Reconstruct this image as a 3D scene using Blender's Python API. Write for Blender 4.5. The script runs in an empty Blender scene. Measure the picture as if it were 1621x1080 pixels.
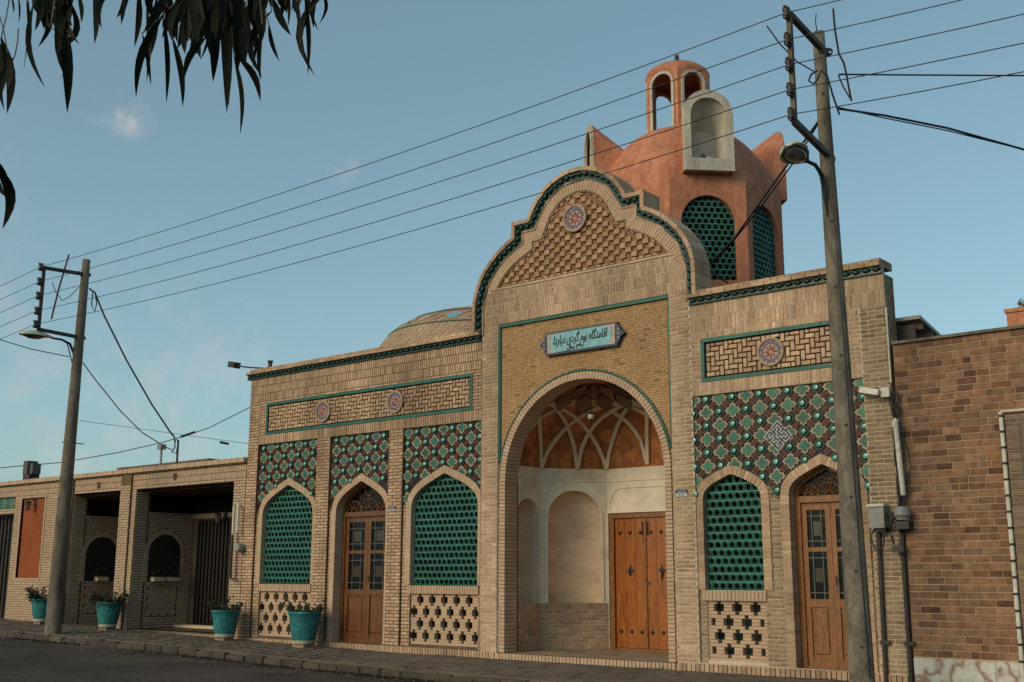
import bpy, math, random
from mathutils import Vector, Matrix
from mathutils.geometry import tessellate_polygon
R = math.radians
PI = math.pi
rnd = random.Random(7)
sc = bpy.context.scene
col = sc.collection

# ------------------------------------------------------------------ camera
CAM_F, CAM_YAW, CAM_PITCH, CAM_ROLL = 1795.25, 0.694097, 0.205817, 0.0036087
cd = bpy.data.cameras.new('camera'); cam = bpy.data.objects.new('camera', cd); col.objects.link(cam)
cd.sensor_fit = 'HORIZONTAL'; cd.sensor_width = 36.0; cd.lens = 36.0 * CAM_F / 1621.0
cd.clip_start = 0.1; cd.clip_end = 3000
_f = Vector((-math.sin(CAM_YAW) * math.cos(CAM_PITCH), math.cos(CAM_YAW) * math.cos(CAM_PITCH), math.sin(CAM_PITCH)))
_r0 = Vector((math.cos(CAM_YAW), math.sin(CAM_YAW), 0)); _u0 = _r0.cross(_f)
_r = math.cos(CAM_ROLL) * _r0 + math.sin(CAM_ROLL) * _u0
_u = -math.sin(CAM_ROLL) * _r0 + math.cos(CAM_ROLL) * _u0
CAM = Vector((0, -15, 1.337))
m = Matrix((_r, _u, -_f)).transposed().to_4x4(); m.translation = CAM
cam.matrix_world = m
sc.camera = cam

# ------------------------------------------------------------------ world, sun, exposure
SUN_EL, SUN_AZ = 25.0, Vector((-0.20, -0.98, 0))
w = bpy.data.worlds.new('World'); sc.world = w; w.use_nodes = True
nt = w.node_tree; nt.nodes.clear()
def wn(t, **k):
    n = nt.nodes.new(t)
    for a, b in k.items(): setattr(n, a, b)
    return n
sky = wn('ShaderNodeTexSky', sky_type='NISHITA', sun_disc=False)
sky.sun_elevation = R(SUN_EL)
sky.sun_rotation = math.atan2(SUN_AZ.x, SUN_AZ.y)
sky.air_density = 1.0; sky.dust_density = 4.0; sky.ozone_density = 1.6; sky.altitude = 1000
hs = wn('ShaderNodeHueSaturation'); hs.inputs['Saturation'].default_value = 0.86
hs.inputs['Value'].default_value = 1.0
tint = wn('ShaderNodeMixRGB', blend_type='MULTIPLY'); tint.inputs[0].default_value = 1; tint.inputs[2].default_value = (0.88, 1.12, 1.05, 1)
gm = wn('ShaderNodeGamma'); gm.inputs[1].default_value = 0.72
nt.links.new(sky.outputs[0], gm.inputs[0]); nt.links.new(gm.outputs[0], hs.inputs['Color']); nt.links.new(hs.outputs[0], tint.inputs[1])
tc = wn('ShaderNodeTexCoord')
def puff(prev, px, py, inner_, outer_, amt, colr):
    d = (_f + _r * ((px - 810.5) / CAM_F) - _u * ((py - 540) / CAM_F)).normalized()
    nz = wn('ShaderNodeTexNoise'); nz.inputs['Scale'].default_value = 26; nz.inputs['Detail'].default_value = 7; nz.inputs['Roughness'].default_value = .6
    nt.links.new(tc.outputs['Generated'], nz.inputs['Vector'])
    nrm = wn('ShaderNodeVectorMath', operation='NORMALIZE'); nt.links.new(tc.outputs['Generated'], nrm.inputs[0])
    dt = wn('ShaderNodeVectorMath', operation='DISTANCE'); nt.links.new(nrm.outputs[0], dt.inputs[0]); dt.inputs[1].default_value = d
    mr = wn('ShaderNodeMapRange', interpolation_type='SMOOTHSTEP'); mr.inputs[1].default_value = inner_; mr.inputs[2].default_value = outer_; mr.inputs[3].default_value = 1; mr.inputs[4].default_value = 0
    nt.links.new(dt.outputs['Value'], mr.inputs[0])
    nr = wn('ShaderNodeMapRange', interpolation_type='SMOOTHSTEP'); nr.inputs[1].default_value = .42; nr.inputs[2].default_value = .72; nr.inputs[3].default_value = 0; nr.inputs[4].default_value = amt
    nt.links.new(nz.outputs[0], nr.inputs[0])
    mu = wn('ShaderNodeMath', operation='MULTIPLY'); nt.links.new(mr.outputs[0], mu.inputs[0]); nt.links.new(nr.outputs[0], mu.inputs[1])
    mx = wn('ShaderNodeMixRGB', blend_type='MIX'); mx.inputs[2].default_value = colr
    nt.links.new(mu.outputs[0], mx.inputs[0]); nt.links.new(prev, mx.inputs[1]); return mx.outputs[0]
CL = (3.6, 3.25, 3.15, 1)
last = puff(tint.outputs[0], 205, 182, .004, .026, .75, CL)
last = puff(last, 150, 165, .002, .02, .5, CL)
WC = (3.7, 3.3, 3.2, 1)
last = puff(last, 175, 600, .01, .17, .13, WC)
last = puff(last, 330, 700, .01, .19, .16, WC)
last = puff(last, 30, 700, .01, .20, .12, WC)
last = puff(last, 540, 262, .003, .02, .35, CL)
last = puff(last, -420, 380, .03, .25, .4, CL)
last = puff(last, 2300, 250, .03, .3, .35, CL)
bg = wn('ShaderNodeBackground'); bg.inputs[1].default_value = 0.158; BGS = bg
out = wn('ShaderNodeOutputWorld'); nt.links.new(last, bg.inputs[0]); nt.links.new(bg.outputs[0], out.inputs[0])
sl = bpy.data.lights.new('sun', 'SUN'); sl.energy = 1.35; sl.angle = R(28); sl.color = (1.0, .74, .50)
so = bpy.data.objects.new('sun', sl); col.objects.link(so)
sd = SUN_AZ.normalized() * math.cos(R(SUN_EL)) + Vector((0, 0, math.sin(R(SUN_EL))))
so.rotation_euler = sd.to_track_quat('Z', 'Y').to_euler(); so.location = (-30, -30, 40)
sc.view_settings.view_transform = 'Standard'; sc.view_settings.look = 'None'
sc.view_settings.exposure = 0.24; sc.view_settings.gamma = 1.0; sc.view_settings.use_curve_mapping = False
sc.cycles.max_bounces = 6; sc.cycles.diffuse_bounces = 3; sc.cycles.caustics_reflective = False; sc.cycles.caustics_refractive = False

# ------------------------------------------------------------------ helpers
def at(px, py, depth):
    """world point that the photograph's pixel (1621 x 1080) shows at this distance along the lens axis"""
    return CAM + (_f + _r * ((px - 810.5) / CAM_F) - _u * ((py - 540) / CAM_F)) * depth
def gz(x):
    return 0.0 if x > -15 else (min(.30, (-15 - x) * .0162))
W = {}
def place(o, parent=None, M=None, local=False):
    M = M or Matrix.Identity(4)
    col.objects.link(o)
    o.matrix_basis = M
    if parent is not None:
        o.parent = parent
        if local: W[o] = W[parent] @ M
        else:
            o.matrix_parent_inverse = W[parent].inverted(); W[o] = M
    else: W[o] = M
    return o
def tag(o, label=None, cat=None, group=None, kind=None):
    if label: o['label'] = label
    if cat: o['category'] = cat
    if group: o['group'] = group
    if kind: o['kind'] = kind
    return o
def empty(name, loc, label, cat, group=None, rz=0):
    o = bpy.data.objects.new(name, None); o.empty_display_size = .2
    place(o, None, Matrix.Translation(loc) @ Matrix.Rotation(rz, 4, 'Z'))
    return tag(o, label, cat, group)
class MB:
    def __init__(s, F=None): s.v = []; s.f = []; s.m = []; s.F = F; s.mi = 0; s.smooth = False; s.sm = []
    def add(s, vs, fs):
        b = len(s.v)
        for p in vs:
            p = Vector(p); s.v.append(s.F @ p if s.F is not None else p)
        for f in fs: s.f.append([b + i for i in f]); s.m.append(s.mi); s.sm.append(s.smooth)
    def box(s, x0, x1, y0, y1, z0, z1, back=True):
        vs = [(x0, y0, z0), (x1, y0, z0), (x1, y0, z1), (x0, y0, z1), (x0, y1, z0), (x1, y1, z0), (x1, y1, z1), (x0, y1, z1)]
        fs = [(0, 1, 2, 3), (0, 4, 5, 1), (1, 5, 6, 2), (2, 6, 7, 3), (3, 7, 4, 0)]
        if back: fs.append((4, 7, 6, 5))
        s.add(vs, fs)
    def brick(s, x0, x1, y0, y1, z0, z1, c=.005):
        vs = [(x0 + c, y0, z0 + c), (x1 - c, y0, z0 + c), (x1 - c, y0, z1 - c), (x0 + c, y0, z1 - c)]
        vs += [(x0, y0 + c, z0), (x1, y0 + c, z0), (x1, y0 + c, z1), (x0, y0 + c, z1), (x0, y1, z0), (x1, y1, z0), (x1, y1, z1), (x0, y1, z1)]
        fs = [(0, 1, 2, 3)]
        for a in range(4):
            b = (a + 1) % 4
            fs += [(a, a + 4, b + 4, b), (a + 4, a + 8, b + 8, b + 4)]
        s.add(vs, fs)
    def prism(s, outer, holes, y0, y1, back=False, sides=True):
        loops = [outer] + list(holes)
        tri = tessellate_polygon([[Vector((a, b, 0)) for a, b in L] for L in loops])
        pts = [p for L in loops for p in L]; n = len(pts)
        s.add([(a, y0, b) for a, b in pts], [tuple(t) for t in tri])
        if back: s.add([(a, y1, b) for a, b in pts], [tuple(t) for t in tri])
        if sides:
            for L in loops:
                k = len(L)
                s.add([(a, y0, b) for a, b in L] + [(a, y1, b) for a, b in L], [(i, (i + 1) % k, k + (i + 1) % k, k + i) for i in range(k)])
    def quadprism(s, q, y0, y1):
        s.add([(a, y0, b) for a, b in q] + [(a, y1, b) for a, b in q], [(0, 1, 2, 3)] + [(i, (i + 1) % 4, 4 + (i + 1) % 4, 4 + i) for i in range(4)])
    def tube(s, pts, r, n=8, cap=True):
        pts = [Vector(p) for p in pts]; rr = r if isinstance(r, (list, tuple)) else [r] * len(pts)
        vs = []; fs = []; up = None
        for i, p in enumerate(pts):
            d = (pts[min(i + 1, len(pts) - 1)] - pts[max(i - 1, 0)]).normalized()
            if up is None: up = Vector((0, 0, 1)) if abs(d.z) < .9 else Vector((1, 0, 0))
            a = d.cross(up).normalized(); b = a.cross(d).normalized(); up = b
            for k in range(n):
                t = 2 * PI * k / n; vs.append(p + (a * math.cos(t) + b * math.sin(t)) * rr[i])
        for i in range(len(pts) - 1):
            for k in range(n):
                fs.append((i * n + k, i * n + (k + 1) % n, (i + 1) * n + (k + 1) % n, (i + 1) * n + k))
        if cap: fs += [tuple(range(n)), tuple(range((len(pts) - 1) * n, len(pts) * n))]
        s.add(vs, fs)
    def lathe(s, prof, n=16, c=(0, 0, 0), a0=0, a1=2 * PI, sx=1, sy=1):
        full = abs(a1 - a0 - 2 * PI) < 1e-6; k = n if full else n + 1; vs = []; fs = []
        for r, z in prof:
            for i in range(k):
                t = a0 + (a1 - a0) * i / n; vs.append((c[0] + r * math.cos(t) * sx, c[1] + r * math.sin(t) * sy, c[2] + z))
        for j in range(len(prof) - 1):
            for i in range(n):
                i2 = (i + 1) % k; fs.append((j * k + i, j * k + i2, (j + 1) * k + i2, (j + 1) * k + i))
        s.add(vs, fs)
    def mesh(s, name, mats):
        me = bpy.data.meshes.new(name); me.from_pydata([tuple(p) for p in s.v], [], s.f)
        for x in (mats if isinstance(mats, (list, tuple)) else [mats]): me.materials.append(x)
        for p, mi, sm in zip(me.polygons, s.m, s.sm): p.material_index = mi; p.use_smooth = sm
        me.update(); return me
    def build(s, name, mats, parent=None, kind=None, local=False, M=None):
        o = bpy.data.objects.new(name, s.mesh(name, mats)); place(o, parent, M, local)
        if kind: o['kind'] = kind
        return o
def frame(o, ang):
    """wall frame: local x along the wall, local y into the wall, z up"""
    return Matrix.Translation(Vector(o)) @ Matrix.Rotation(ang, 4, 'Z')

# ------------------------------------------------------------------ materials
def mat(name, cols, rough=.85, spec=.3, grain=.25, gs=60, big=.15, bs=1.3, bump=.15, metal=0, random_piece=True, coat=0, gvec=(1, 1, 1)):
    m = bpy.data.materials.new(name); m.use_nodes = True; t = m.node_tree; N = t.nodes; L = t.links
    b = N['Principled BSDF']; b.inputs['Roughness'].default_value = rough; b.inputs['Metallic'].default_value = metal
    b.inputs['Specular IOR Level'].default_value = spec
    if coat: b.inputs['Coat Weight'].default_value = coat; b.inputs['Coat Roughness'].default_value = .08
    g = N.new('ShaderNodeNewGeometry'); mpg = N.new('ShaderNodeMapping'); mpg.inputs['Scale'].default_value = gvec
    L.new(g.outputs['Position'], mpg.inputs[0])
    cols = list(cols) * 2 if len(cols) == 1 else cols
    ramp = N.new('ShaderNodeValToRGB'); e = ramp.color_ramp.elements
    while len(e) < len(cols): e.new(.5)
    for i, c in enumerate(cols):
        e[i].position = i / max(1, len(cols) - 1) if len(cols) > 1 else 0; e[i].color = (*c, 1)
    if random_piece and len(cols) > 1:
        oi = N.new('ShaderNodeObjectInfo'); ad = N.new('ShaderNodeMath'); ad.operation = 'ADD'
        L.new(g.outputs['Random Per Island'], ad.inputs[0]); L.new(oi.outputs['Random'], ad.inputs[1])
        fr = N.new('ShaderNodeMath'); fr.operation = 'FRACT'; L.new(ad.outputs[0], fr.inputs[0]); L.new(fr.outputs[0], ramp.inputs[0])
    elif len(cols) > 1:
        n0 = N.new('ShaderNodeTexNoise'); n0.inputs['Scale'].default_value = bs * 2.5; n0.inputs['Detail'].default_value = 6
        L.new(mpg.outputs[0], n0.inputs['Vector']); L.new(n0.outputs[0], ramp.inputs[0])
        for i in range(len(cols)): e[i].position = .3 + .4 * i / (len(cols) - 1)
    n1 = N.new('ShaderNodeTexNoise'); n1.inputs['Scale'].default_value = gs; n1.inputs['Detail'].default_value = 4; L.new(mpg.outputs[0], n1.inputs['Vector'])
    n2 = N.new('ShaderNodeTexNoise'); n2.inputs['Scale'].default_value = bs; n2.inputs['Detail'].default_value = 5; n2.inputs['Roughness'].default_value = .65; L.new(mpg.outputs[0], n2.inputs['Vector'])
    def rngnode(src, amt):
        mr = N.new('ShaderNodeMapRange'); mr.inputs[1].default_value = .3; mr.inputs[2].default_value = .7
        mr.inputs[3].default_value = 1 - amt; mr.inputs[4].default_value = 1 + amt; L.new(src, mr.inputs[0]); return mr.outputs[0]
    mu = N.new('ShaderNodeMath'); mu.operation = 'MULTIPLY'; L.new(rngnode(n1.outputs[0], grain), mu.inputs[0]); L.new(rngnode(n2.outputs[0], big), mu.inputs[1])
    vm = N.new('ShaderNodeVectorMath'); vm.operation = 'SCALE'; L.new(ramp.outputs[0], vm.inputs[0]); L.new(mu.outputs[0], vm.inputs['Scale'])
    L.new(vm.outputs[0], b.inputs['Base Color'])
    if bump:
        bp = N.new('ShaderNodeBump'); bp.inputs['Strength'].default_value = bump; bp.inputs['Distance'].default_value = .01
        L.new(n1.outputs[0], bp.inputs['Height']); L.new(bp.outputs[0], b.inputs['Normal'])
    return m
M_ = {}
M_['brick'] = mat('buff_brick', [(.455, .305, .20), (.38, .25, .16), (.50, .345, .23), (.32, .21, .135), (.44, .28, .175)], .9, .2, .28, 60, .40, .75, .35, gvec=(1, 1, .45))
M_['brick_brown'] = mat('worn_brick', [(.27, .185, .115), (.33, .235, .15), (.215, .145, .09), (.30, .21, .13), (.35, .26, .17)], .9, .2, .28, 60, .40, .75, .35, gvec=(1, 1, .45))
M_['brick_light'] = mat('pale_brick', [(.51, .36, .25), (.44, .305, .205), (.48, .325, .22)], .9, .2, .2, 70, .12, 1.1, .25)
M_['mortar_light'] = mat('light_mortar', [(.56, .46, .35), (.46, .37, .27)], .95, .1, .2, 90, .2, .8, .3, random_piece=False)
M_['mortar_dark'] = mat('dark_mortar', [(.10, .07, .046), (.15, .11, .072)], .95, .1, .2, 90, .2, .8, .3, random_piece=False)
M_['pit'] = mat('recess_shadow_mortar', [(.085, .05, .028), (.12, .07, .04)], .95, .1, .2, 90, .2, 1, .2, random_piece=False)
M_['teal'] = mat('teal_glazed_tile', [(.016, .095, .068), (.022, .12, .09), (.013, .07, .06)], .42, .35, .15, 25, .25, 3, .08)
M_['lattice'] = mat('turquoise_lattice_ceramic', [(.007, .080, .057), (.0095, .10, .073), (.005, .064, .048)], .45, .35, .18, 30, .2, 2, .08)
M_['lattice_rim'] = mat('pale_turquoise_joint', [(.055, .20, .155), (.08, .25, .20)], .5, .4, .2, 30, .2, 2, .05)
M_['green'] = mat('green_glazed_tile', [(.015, .105, .060), (.027, .145, .09), (.012, .085, .050), (.020, .12, .10)], .38, .35, .25, 22, .2, 3, .06)
M_['cream'] = mat('cream_terracotta', [(.40, .285, .185), (.34, .24, .155), (.46, .33, .22)], .8, .2, .2, 60, .15, 2, .15)
M_['red'] = mat('oxblood_glazed_tile', [(.125, .032, .015), (.17, .050, .022), (.085, .024, .012)], .5, .3, .2, 40, .15, 2, .06)
M_['black'] = mat('black_glazed_tile', [(.012, .009, .008), (.018, .012, .010)], .5, .3, .2, 40, .1, 2, .05)
M_['stud_glint'] = mat('stud_highlight_glaze', [(.08, .28, .21), (.15, .38, .30), (.05, .20, .15)], .14, .6, .15, 30, .15, 3, .02)
M_['dkgreen'] = mat('bottle_green_glaze', [(.004, .024, .015), (.006, .034, .022)], .3, .4, .2, 30, .15, 2, .05)
M_['yellow'] = mat('ochre_mosaic_brick', [(.40, .235, .11), (.44, .27, .135), (.365, .21, .10), (.43, .285, .155)], .85, .2, .1, 80, .14, 1.5, .08)
M_['orange'] = mat('orange_clay_plaster', [(.46, .185, .105), (.52, .225, .135), (.42, .16, .09), (.50, .215, .13), (.45, .175, .10)], .92, .15, .10, 30, .20, 1.3, .35, random_piece=False, gvec=(1, 1, .5))
M_['white'] = mat('chalk_plaster', [(.60, .52, .40), (.68, .60, .48), (.52, .44, .33)], .9, .15, .1, 40, .12, 1, .15, random_piece=False)
M_['cream_wall'] = mat('warm_straw_plaster', [(.60, .43, .29), (.65, .475, .325), (.55, .385, .25)], .92, .15, .12, 50, .2, 1.2, .2, random_piece=False, gvec=(1, 1, 2.5))
M_['vault'] = mat('burnt_orange_plaster', [(.36, .13, .045), (.44, .17, .06), (.24, .085, .035), (.40, .17, .07)], .9, .15, .2, 30, .28, 1.3, .2, random_piece=False)
M_['vault_dark'] = mat('brown_stucco_facet', [(.20, .12, .08), (.26, .16, .11), (.16, .09, .055)], .9, .15, .2, 30, .2, 1.5, .2)
M_['rib'] = mat('pale_stucco_rib', [(.64, .50, .36), (.56, .43, .30)], .85, .2, .15, 40, .15, 1, .15, random_piece=False)
M_['wood'] = mat('varnished_wood', [(.20, .075, .020), (.24, .098, .028), (.145, .052, .015)], .38, .4, .3, 14, .2, 2.5, .08, random_piece=False, gvec=(5, 5, .6))
M_['wood_orange'] = mat('orange_varnished_planks', [(.27, .075, .010), (.32, .10, .016), (.20, .052, .008)], .32, .45, .28, 12, .2, 2, .06, random_piece=False, gvec=(6, 6, .5))
M_['iron'] = mat('black_iron', [(.018, .016, .015), (.03, .026, .024)], .5, .5, .2, 40, .2, 3, .1)
M_['gatepaint'] = mat('dark_brown_gate_paint', [(.018, .014, .010), (.026, .019, .013)], .8, .1, .2, 30, .2, 3, .05)
M_['glass'] = mat('dark_window_glass', [(.006, .007, .008)], .2, .14, .1, 3, .1, 1, 0)
M_['amber'] = mat('amber_glass', [(.035, .016, .007)], .15, .5, .1, 3, .1, 1, 0)
M_['lead'] = mat('grey_lead_strip', [(.11, .105, .09)], .5, .4, .1, 30, .1, 1, 0)
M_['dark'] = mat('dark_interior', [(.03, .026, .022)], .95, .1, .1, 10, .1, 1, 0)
M_['concrete'] = mat('weathered_concrete', [(.165, .14, .105), (.20, .17, .13), (.12, .10, .078), (.18, .155, .12)], .92, .15, .22, 50, .3, 2.2, .35, random_piece=False, gvec=(1, 1, .45))
M_['concrete_dark'] = mat('dark_weathered_concrete', [(.13, .105, .08), (.17, .14, .105), (.10, .08, .06)], .92, .15, .22, 50, .3, 2.2, .35, random_piece=False, gvec=(1, 1, .4))
M_['rust'] = mat('rust_red_plaster', [(.24, .062, .022), (.27, .075, .028)], .85, .2, .1, 40, .12, 1.2, .15, random_piece=False)
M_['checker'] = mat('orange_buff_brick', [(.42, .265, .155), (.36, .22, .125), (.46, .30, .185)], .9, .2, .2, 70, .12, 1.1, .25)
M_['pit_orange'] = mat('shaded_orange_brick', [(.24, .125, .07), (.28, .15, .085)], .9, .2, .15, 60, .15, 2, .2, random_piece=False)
M_['steel'] = mat('rusty_dark_steel', [(.035, .028, .024), (.05, .034, .027)], .6, .4, .3, 40, .2, 3, .15, random_piece=False)
M_['greymetal'] = mat('grey_painted_metal', [(.22, .22, .20), (.27, .26, .23)], .5, .4, .15, 30, .2, 3, .05, random_piece=False)
M_['cowl'] = mat('tarnished_cowl_metal', [(.075, .075, .07), (.11, .105, .095)], .6, .3, .2, 30, .3, 3, .1, random_piece=False)
M_['dormer'] = mat('weathered_lime_wash', [(.46, .41, .33), (.52, .47, .38), (.38, .33, .26)], .9, .15, .15, 30, .2, 1.4, .25, random_piece=False, gvec=(1, 1, .5))
M_['lampwhite'] = mat('yellowed_lamp_shell', [(.50, .50, .38)], .4, .4, .15, 20, .2, 4, .03)
M_['lens'] = mat('dusty_lamp_lens', [(.10, .095, .08)], .2, .6, .2, 20, .2, 4, .03)
M_['cable'] = mat('black_cable', [(.03, .03, .033)], .6, .3, .1, 20, .1, 2, 0)
M_['pvc'] = mat('cream_pvc_pipe', [(.62, .58, .48), (.55, .50, .40)], .45, .4, .15, 15, .2, 4, .03, random_piece=False)
M_['pot'] = mat('turquoise_paint', [(.020, .155, .17), (.028, .19, .20), (.016, .11, .12), (.05, .18, .175)], .55, .35, .2, 25, .35, 7, .15, random_piece=False)
M_['potband'] = mat('bare_limewashed_rim', [(.42, .42, .34), (.33, .33, .26)], .8, .2, .25, 30, .2, 5, .15, random_piece=False)
M_['soil'] = mat('dark_soil', [(.03, .02, .014)], .95, .1, .3, 40, .2, 5, .4)
M_['leaf'] = mat('dark_foliage', [(.02, .032, .014), (.03, .045, .018), (.015, .024, .012), (.035, .035, .018)], .6, .3, .2, 40, .2, 5, .05)
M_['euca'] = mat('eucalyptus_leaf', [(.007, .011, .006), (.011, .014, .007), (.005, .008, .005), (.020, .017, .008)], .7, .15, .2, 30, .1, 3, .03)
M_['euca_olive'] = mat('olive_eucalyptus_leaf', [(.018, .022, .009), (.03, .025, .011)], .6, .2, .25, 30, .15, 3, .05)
M_['bark'] = mat('grey_bark', [(.12, .10, .08), (.18, .15, .12)], .9, .1, .3, 20, .3, 3, .4, random_piece=False)
M_['redbrick'] = mat('brown_red_brick', [(.26, .14, .078), (.205, .105, .055), (.30, .17, .098), (.105, .05, .03), (.25, .15, .09), (.15, .075, .042), (.27, .135, .07), (.22, .13, .08)], .85, .25, .3, 9, .15, 2, .25)
M_['mortar_tan'] = mat('tan_mortar', [(.50, .36, .25), (.42, .30, .20)], .95, .1, .2, 90, .2, 1, .3, random_piece=False)
M_['marble'] = mat('veined_marble', [(.52, .51, .43), (.46, .45, .38), (.54, .53, .45), (.50, .48, .40), (.24, .13, .10), (.50, .48, .40), (.54, .53, .45), (.48, .47, .40)], .35, .4, .08, 12, .12, 1, .02, random_piece=False)
M_['reed'] = mat('reed_slat', [(.24, .17, .11), (.30, .22, .15), (.18, .12, .08)], .8, .2, .25, 60, .2, 3, .2)
M_['asphalt'] = mat('worn_asphalt', [(.046, .035, .027), (.066, .050, .038), (.034, .026, .020)], .9, .25, .40, 24, .6, .32, .6, random_piece=False)
M_['paver'] = mat('dusty_paving', [(.145, .115, .085), (.17, .135, .10), (.125, .10, .075), (.155, .12, .09)], .88, .25, .2, 40, .22, .8, .3)
M_['stonefloor'] = mat('dusty_tan_floor', [(.30, .225, .15), (.25, .185, .125), (.33, .25, .17)], .8, .3, .2, 20, .25, 1.5, .2, random_piece=False)
M_['paverbase'] = mat('paving_joint_sand', [(.10, .078, .058), (.13, .10, .075)], .95, .1, .2, 60, .2, 1, .3, random_piece=False)
M_['kerb'] = mat('stained_kerb_concrete', [(.085, .068, .052), (.06, .048, .037), (.11, .088, .068)], .92, .2, .3, 30, .3, 2, .5)
M_['debris'] = mat('dry_leaf_litter', [(.05, .038, .022), (.08, .055, .03), (.03, .035, .018)], .95, .1, .3, 40, .2, 3, .1)
M_['blue'] = mat('sky_blue_glaze', [(.20, .42, .46), (.17, .37, .42)], .3, .5, .12, 20, .15, 6, .03, random_piece=False)
M_['navy'] = mat('navy_glaze', [(.012, .025, .055), (.02, .035, .07)], .3, .5, .2, 30, .1, 3, .03)
M_['pink'] = mat('rose_glaze', [(.42, .28, .26), (.38, .33, .22)], .4, .4, .2, 12, .3, 9, .03, random_piece=False)
M_['ink'] = mat('black_ink_glaze', [(.006, .012, .018)], .4, .4, .1, 20, .1, 3, 0)
M_['petal'] = mat('brick_red_petal', [(.34, .08, .04), (.27, .06, .035)], .5, .3, .15, 40, .1, 3, .03)
M_['violet'] = mat('dusky_violet_tile', [(.12, .10, .16), (.16, .13, .20)], .5, .3, .15, 40, .1, 3, .03)
M_['paleblue'] = mat('pale_tile_line', [(.42, .33, .28)], .6, .3, .15, 40, .1, 3, .03)
M_['platetxt'] = mat('street_plate_white', [(.38, .38, .37)], .4, .4, .05, 20, .05, 3, 0)
M_['plateblue'] = mat('street_plate_blue', [(.04, .05, .10)], .4, .4, .1, 20, .05, 3, 0)
M_['copper'] = mat('dusty_domed_brick', [(.42, .29, .19), (.46, .32, .21), (.39, .26, .17)], .88, .2, .2, 60, .15, 2, .2)
M_['screenback'] = mat('grey_green_glass_panel', [(.10, .125, .10), (.14, .16, .13), (.07, .085, .07)], .4, .4, .2, 6, .3, 3, .02, random_piece=False)

# ------------------------------------------------------------------ 2D tools
def spans(polys, z):
    xs = []
    for P in polys:
        n = len(P)
        for i in range(n):
            (x0, z0), (x1, z1) = P[i], P[(i + 1) % n]
            if (z0 <= z < z1) or (z1 <= z < z0): xs.append(x0 + (z - z0) * (x1 - x0) / (z1 - z0))
    xs.sort(); return [(xs[i], xs[i + 1]) for i in range(0, len(xs) - 1, 2)]
def lay(polys, z0, z1, pitch=.062, length=.212, joint=.0145, vertical=False, bond=.5, jit=.0):
    """bricks (u0,u1,v0,v1) filling polygons; vertical=True stands them on end (rows of height=length)"""
    if vertical:
        out = []
        nrow = max(1, round((z1 - z0) / length)); h = (z1 - z0) / nrow
        for r in range(nrow):
            a, b = z0 + r * h, z0 + (r + 1) * h
            for s0, s1 in spans(polys, (a + b) / 2):
                x = s0 - (pitch * .5 if r % 2 else 0)
                while x < s1 - .012:
                    u0, u1 = max(x, s0), min(x + pitch, s1)
                    if u1 - u0 > .02: out.append((u0 + joint / 2, u1 - joint / 2, a + joint / 2, b - joint / 2))
                    x += pitch
        return out
    out = []; nrow = max(1, round((z1 - z0) / pitch)); h = (z1 - z0) / nrow
    for r in range(nrow):
        a, b = z0 + r * h, z0 + (r + 1) * h
        off = (r % 2) * length * bond
        for s0, s1 in spans(polys, (a + b) / 2):
            x = math.floor((s0 - off) / length) * length + off
            while x < s1 - .012:
                u0, u1 = max(x, s0), min(x + length, s1)
                if u1 - u0 > .025: out.append((u0 + joint / 2, u1 - joint / 2, a + joint / 2, b - joint / 2))
                x += length
    return out
def rect(x0, x1, z0, z1): return [(x0, z0), (x1, z0), (x1, z1), (x0, z1)]
def bez(p0, p1, p2, p3, n):
    o = []
    for i in range(n + 1):
        t = i / n; a = (1 - t) ** 3; b = 3 * (1 - t) ** 2 * t; c = 3 * (1 - t) * t * t; d = t ** 3
        o.append((a * p0[0] + b * p1[0] + c * p2[0] + d * p3[0], a * p0[1] + b * p1[1] + c * p2[1] + d * p3[1]))
    return o
def persian(xc, wd, z0, zs, za, n=9, off=0):
    """pointed arch path, bottom left, over the top, to bottom right; off grows it outward"""
    h = wd / 2 + off; za += off * 1.12; k = za - zs
    L = bez((-h, zs), (-h, zs + .50 * k), (-h * .60, zs + .66 * k), (0, za), n)
    L = [(xc + a, b) for a, b in L]; Rr = [(2 * xc - a, b) for a, b in reversed(L[:-1])]
    return [(xc - h, z0)] + L + Rr + [(xc + h, z0)]
def round_arch(xc, r, z0, zs, n=24, off=0):
    r += off
    return [(xc - r, z0)] + [(xc - r * math.cos(PI * i / n), zs + r * math.sin(PI * i / n)) for i in range(n + 1)] + [(xc + r, z0)]
def resample(path, step):
    L = [0]
    for a, b in zip(path, path[1:]): L.append(L[-1] + math.dist(a, b))
    n = max(1, round(L[-1] / step)); out = []; j = 0
    for i in range(n + 1):
        d = L[-1] * i / n
        while j < len(L) - 2 and L[j + 1] < d: j += 1
        t = (d - L[j]) / max(1e-9, L[j + 1] - L[j]); out.append((path[j][0] + t * (path[j + 1][0] - path[j][0]), path[j][1] + t * (path[j + 1][1] - path[j][1])))
    return out
def offset(path, d):
    """mitred offset to the right-hand side of an open path going left to right over a top (= inward)"""
    out = []; n = len(path)
    for i in range(n):
        a = Vector(path[max(i - 1, 0)]); b = Vector(path[i]); c = Vector(path[min(i + 1, n - 1)])
        t1 = (b - a).normalized() if i else (c - b).normalized(); t2 = (c - b).normalized() if i < n - 1 else t1
        n1 = Vector((t1.y, -t1.x)); n2 = Vector((t2.y, -t2.x)); nn = (n1 + n2); 
        if nn.length < 1e-6: nn = n1
        nn.normalize(); k = d / max(.35, nn.dot(n1)); out.append(tuple(b + nn * k))
    return out
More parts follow.
